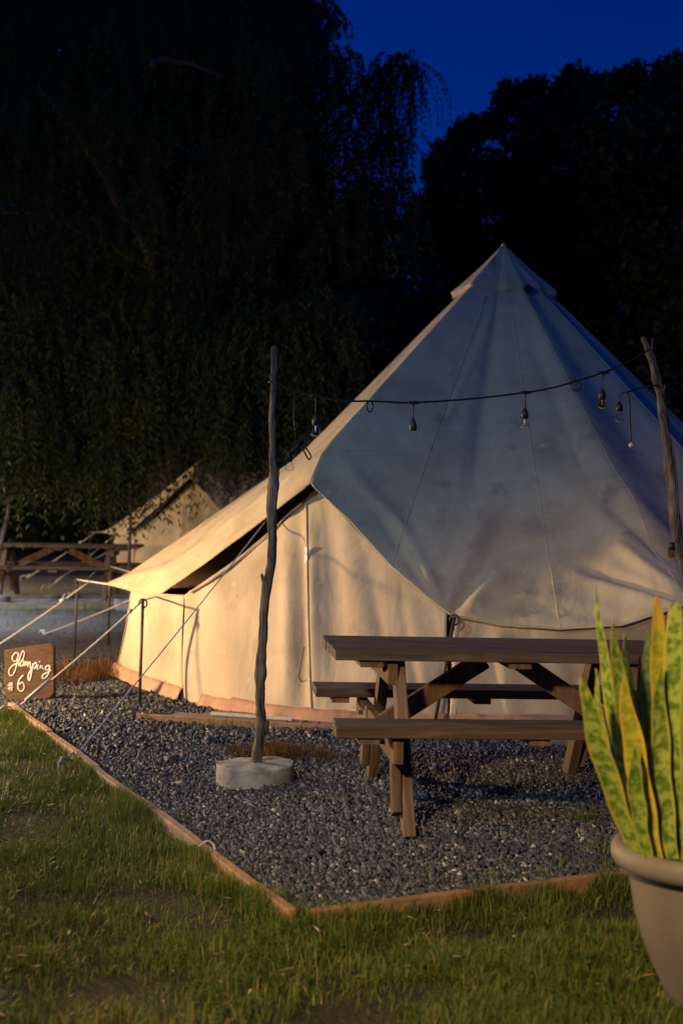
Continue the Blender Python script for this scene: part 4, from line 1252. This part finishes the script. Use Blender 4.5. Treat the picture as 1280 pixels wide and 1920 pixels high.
# darker rounded trees on the right
def blob_tree(outl_, d, fill, seed, name, label, base, fork, r_):
    c2 = outline_clumps(outl_, d, .30, .6)
    for k in range(fill[0]):
        px = rd.uniform(fill[1], fill[2]); top = np.interp(px, [o_[0] for o_ in outl_], [o_[1] for o_ in outl_])
        py = rd.uniform(top + 45, 760)
        c2.append((at(px, py, d + rd.uniform(-1.5, 2)), rd.uniform(.4, .75)))
    return make_tree(name, label, base, fork, r_, c2, 'broad', seed, 8, per=330)
blob_tree([(790, 400), (815, 318), (828, 300), (845, 285), (868, 255), (885, 245), (905, 240), (930, 232), (945, 195), (960, 178), (985, 200), (1003, 172), (1010, 205), (1040, 200), (1065, 165), (1078, 155), (1090, 185), (1110, 170)], 26, (120, 790, 1120), 51,
          'leafy_tree', 'dark leafy tree straight behind the peak of the tent', (2.9, 27, .17), (3.0, 26.5, 3.4), .26)
blob_tree([(1085, 215), (1110, 178), (1140, 172), (1160, 165), (1185, 148), (1200, 190), (1225, 175), (1245, 150), (1265, 135), (1290, 130), (1340, 110), (1420, 130)], 24, (120, 1080, 1430), 52,
          'leafy_tree', 'dark leafy tree at the right edge rising behind the tent', (5.2, 25, .17), (5.3, 24.5, 3.2), .28)

# dense wood closing the view behind everything
g = np.random.default_rng(77)
rows = []
for j, (zf, dy) in enumerate(((0, 0), (.3, .5), (.6, .8), (.85, 1.4), (1.0, 3.0), (.9, 6))):
    row = []
    for i in range(90):
        x = -24 + 48 * i / 89
        hgt = 6.2 + .9 * math.sin(x * .7) + .6 * math.sin(x * 1.9 + 1) + .3 * math.sin(x * 4.1)
        row.append(Vector((x + g.normal(0, .15), 33 + dy + .8 * math.sin(x * 1.3 + j) + g.normal(0, .2), .1 + hgt * zf + g.normal(0, .15) * (j > 0))))
    rows.append(row)
m = MB(); m.grid(rows)
far = m.build('far_wood', M['broad_leaf'], smooth=True)
tag(far, 'dark mass of far woodland closing the view behind the tents', 'woodland', kind='stuff')
cs = []
for k in range(460):
    x = g.uniform(-15, 15)
    cs.append((x, 32.4 + g.normal(0, .5), abs(g.uniform(0, 1)) * (6.6 + .9 * math.sin(x * .7))))
V, F, Rn = leaf_clumps(cs, g.uniform(.5, 1.0, len(cs)), 120, 78, leaf=(.24, .08))
tag(np_mesh('far_foliage', V, F, M['broad_leaf'], rnd=Rn), 'dark leaf clumps on the face of the far woodland', 'woodland', kind='stuff')

# grassy strip and pale edging by the far gravel
fe = tag(empty('far_edging', (-5.5, 16.6, .1)), 'pale edging boards along the far gravel at left', 'edging')
board_run(fe, Vector((-8.6, 16.5, 0)), Vector((1, .03, 0)).normalized(), [0, 1.7, 3.3, 4.6, 5.6, 6.4], M['grey_plank'], top=.06, wob=.02)
sp = []
for k in range(60):
    x = rd.uniform(-8, -2.4); y = 16.25 + rd.uniform(-.35, .2)
    sp.append((x, y, terrain(x, y), .18, 40, .10))
tag(tufts('far_grass', sp, M['weed'], '', 9), 'low grass strip in front of the pale far edging', 'grass', kind='stuff')

# ---------------------------------------------------------------- lamps that light the camp
def lamp(label, pos, power, colour, radius=.045, hood=.16, gap=.035, aim=None, cone=None, post=True, blend=1.0, side=0.0):
    pos = Vector(pos)
    g0 = Vector((pos.x, pos.y, terrain(pos.x, pos.y)))
    root = tag(empty('garden_lamp', g0), label, 'lamp', 'lamps round the camp')
    m_ = MB(g0)
    off = Vector((side if side else -.0, 0, 0))
    back = Vector((-.09, 0, 0)) if pos.x < 0 else Vector((.09, 0, 0))
    if aim is not None:
        b2 = Vector(aim) - pos; b2.z = 0; back = -b2.normalized() * .14
    m_.tube([g0 + back, g0 + back + Vector((0, 0, pos.z - g0.z)), g0 + back * .9 + Vector((0, 0, pos.z - g0.z + gap + .02)), pos + Vector((0, 0, gap + .03))], .018, 8)
    m_.build('post', M['steel_dark'], root, smooth=True)
    m_ = MB(g0); m_.lathe([(0, gap + .05), (.03, gap + .05), (hood, gap), (hood, gap - .006), (.03, gap + .03), (0, gap + .03)], 28, pos)
    m_.build('hood', M['steel_dark'], root, smooth=True)
    l = bpy.data.lights.new('lamp_light', 'SPOT' if aim is not None else 'POINT')
    l.energy = power; l.color = colour; l.shadow_soft_size = radius
    if aim is not None:
        l.spot_size = cone; l.spot_blend = blend
    lo = bpy.data.objects.new('lamp_light', l); COL.objects.link(lo)
    lo.location = pos - g0; lo.parent = root
    if aim is not None:
        lo.rotation_euler = (Vector(aim) - pos).to_track_quat('-Z', 'Y').to_euler()
    return root
WARM = (1.0, .66, .32)
lamp('hooded garden lamp out of view left of the bell tent', (-4.4, 9.25, 1.30), 1300, WARM, .10, .20, .04)
lamp('tall hooded lamp out of view behind the camera', (-1.6, .9, 3.0), 1150, (1.0, .66, .29), .16, .18, .26, aim=(.95, 4.9, .15), cone=R(58))
lamp('hooded garden lamp out of view left of the far tent', (-7.2, 18.2, 1.7), 520, (1.0, .70, .34), .06, .16, .07)
lamp('tall cool lamp out of view over the far gravel', (-5.4, 14.4, 2.6), 900, (.72, .84, 1.0), .08, .16, .10, aim=(-4.5, 15.6, 0), cone=R(88))
lamp('tall cool white lamp out of view left of the camera', (-2.7, 3.0, 3.7), 330, (.60, .86, 1.0), .12, .16, .22, aim=(-.4, 8.0, .6), cone=R(70))
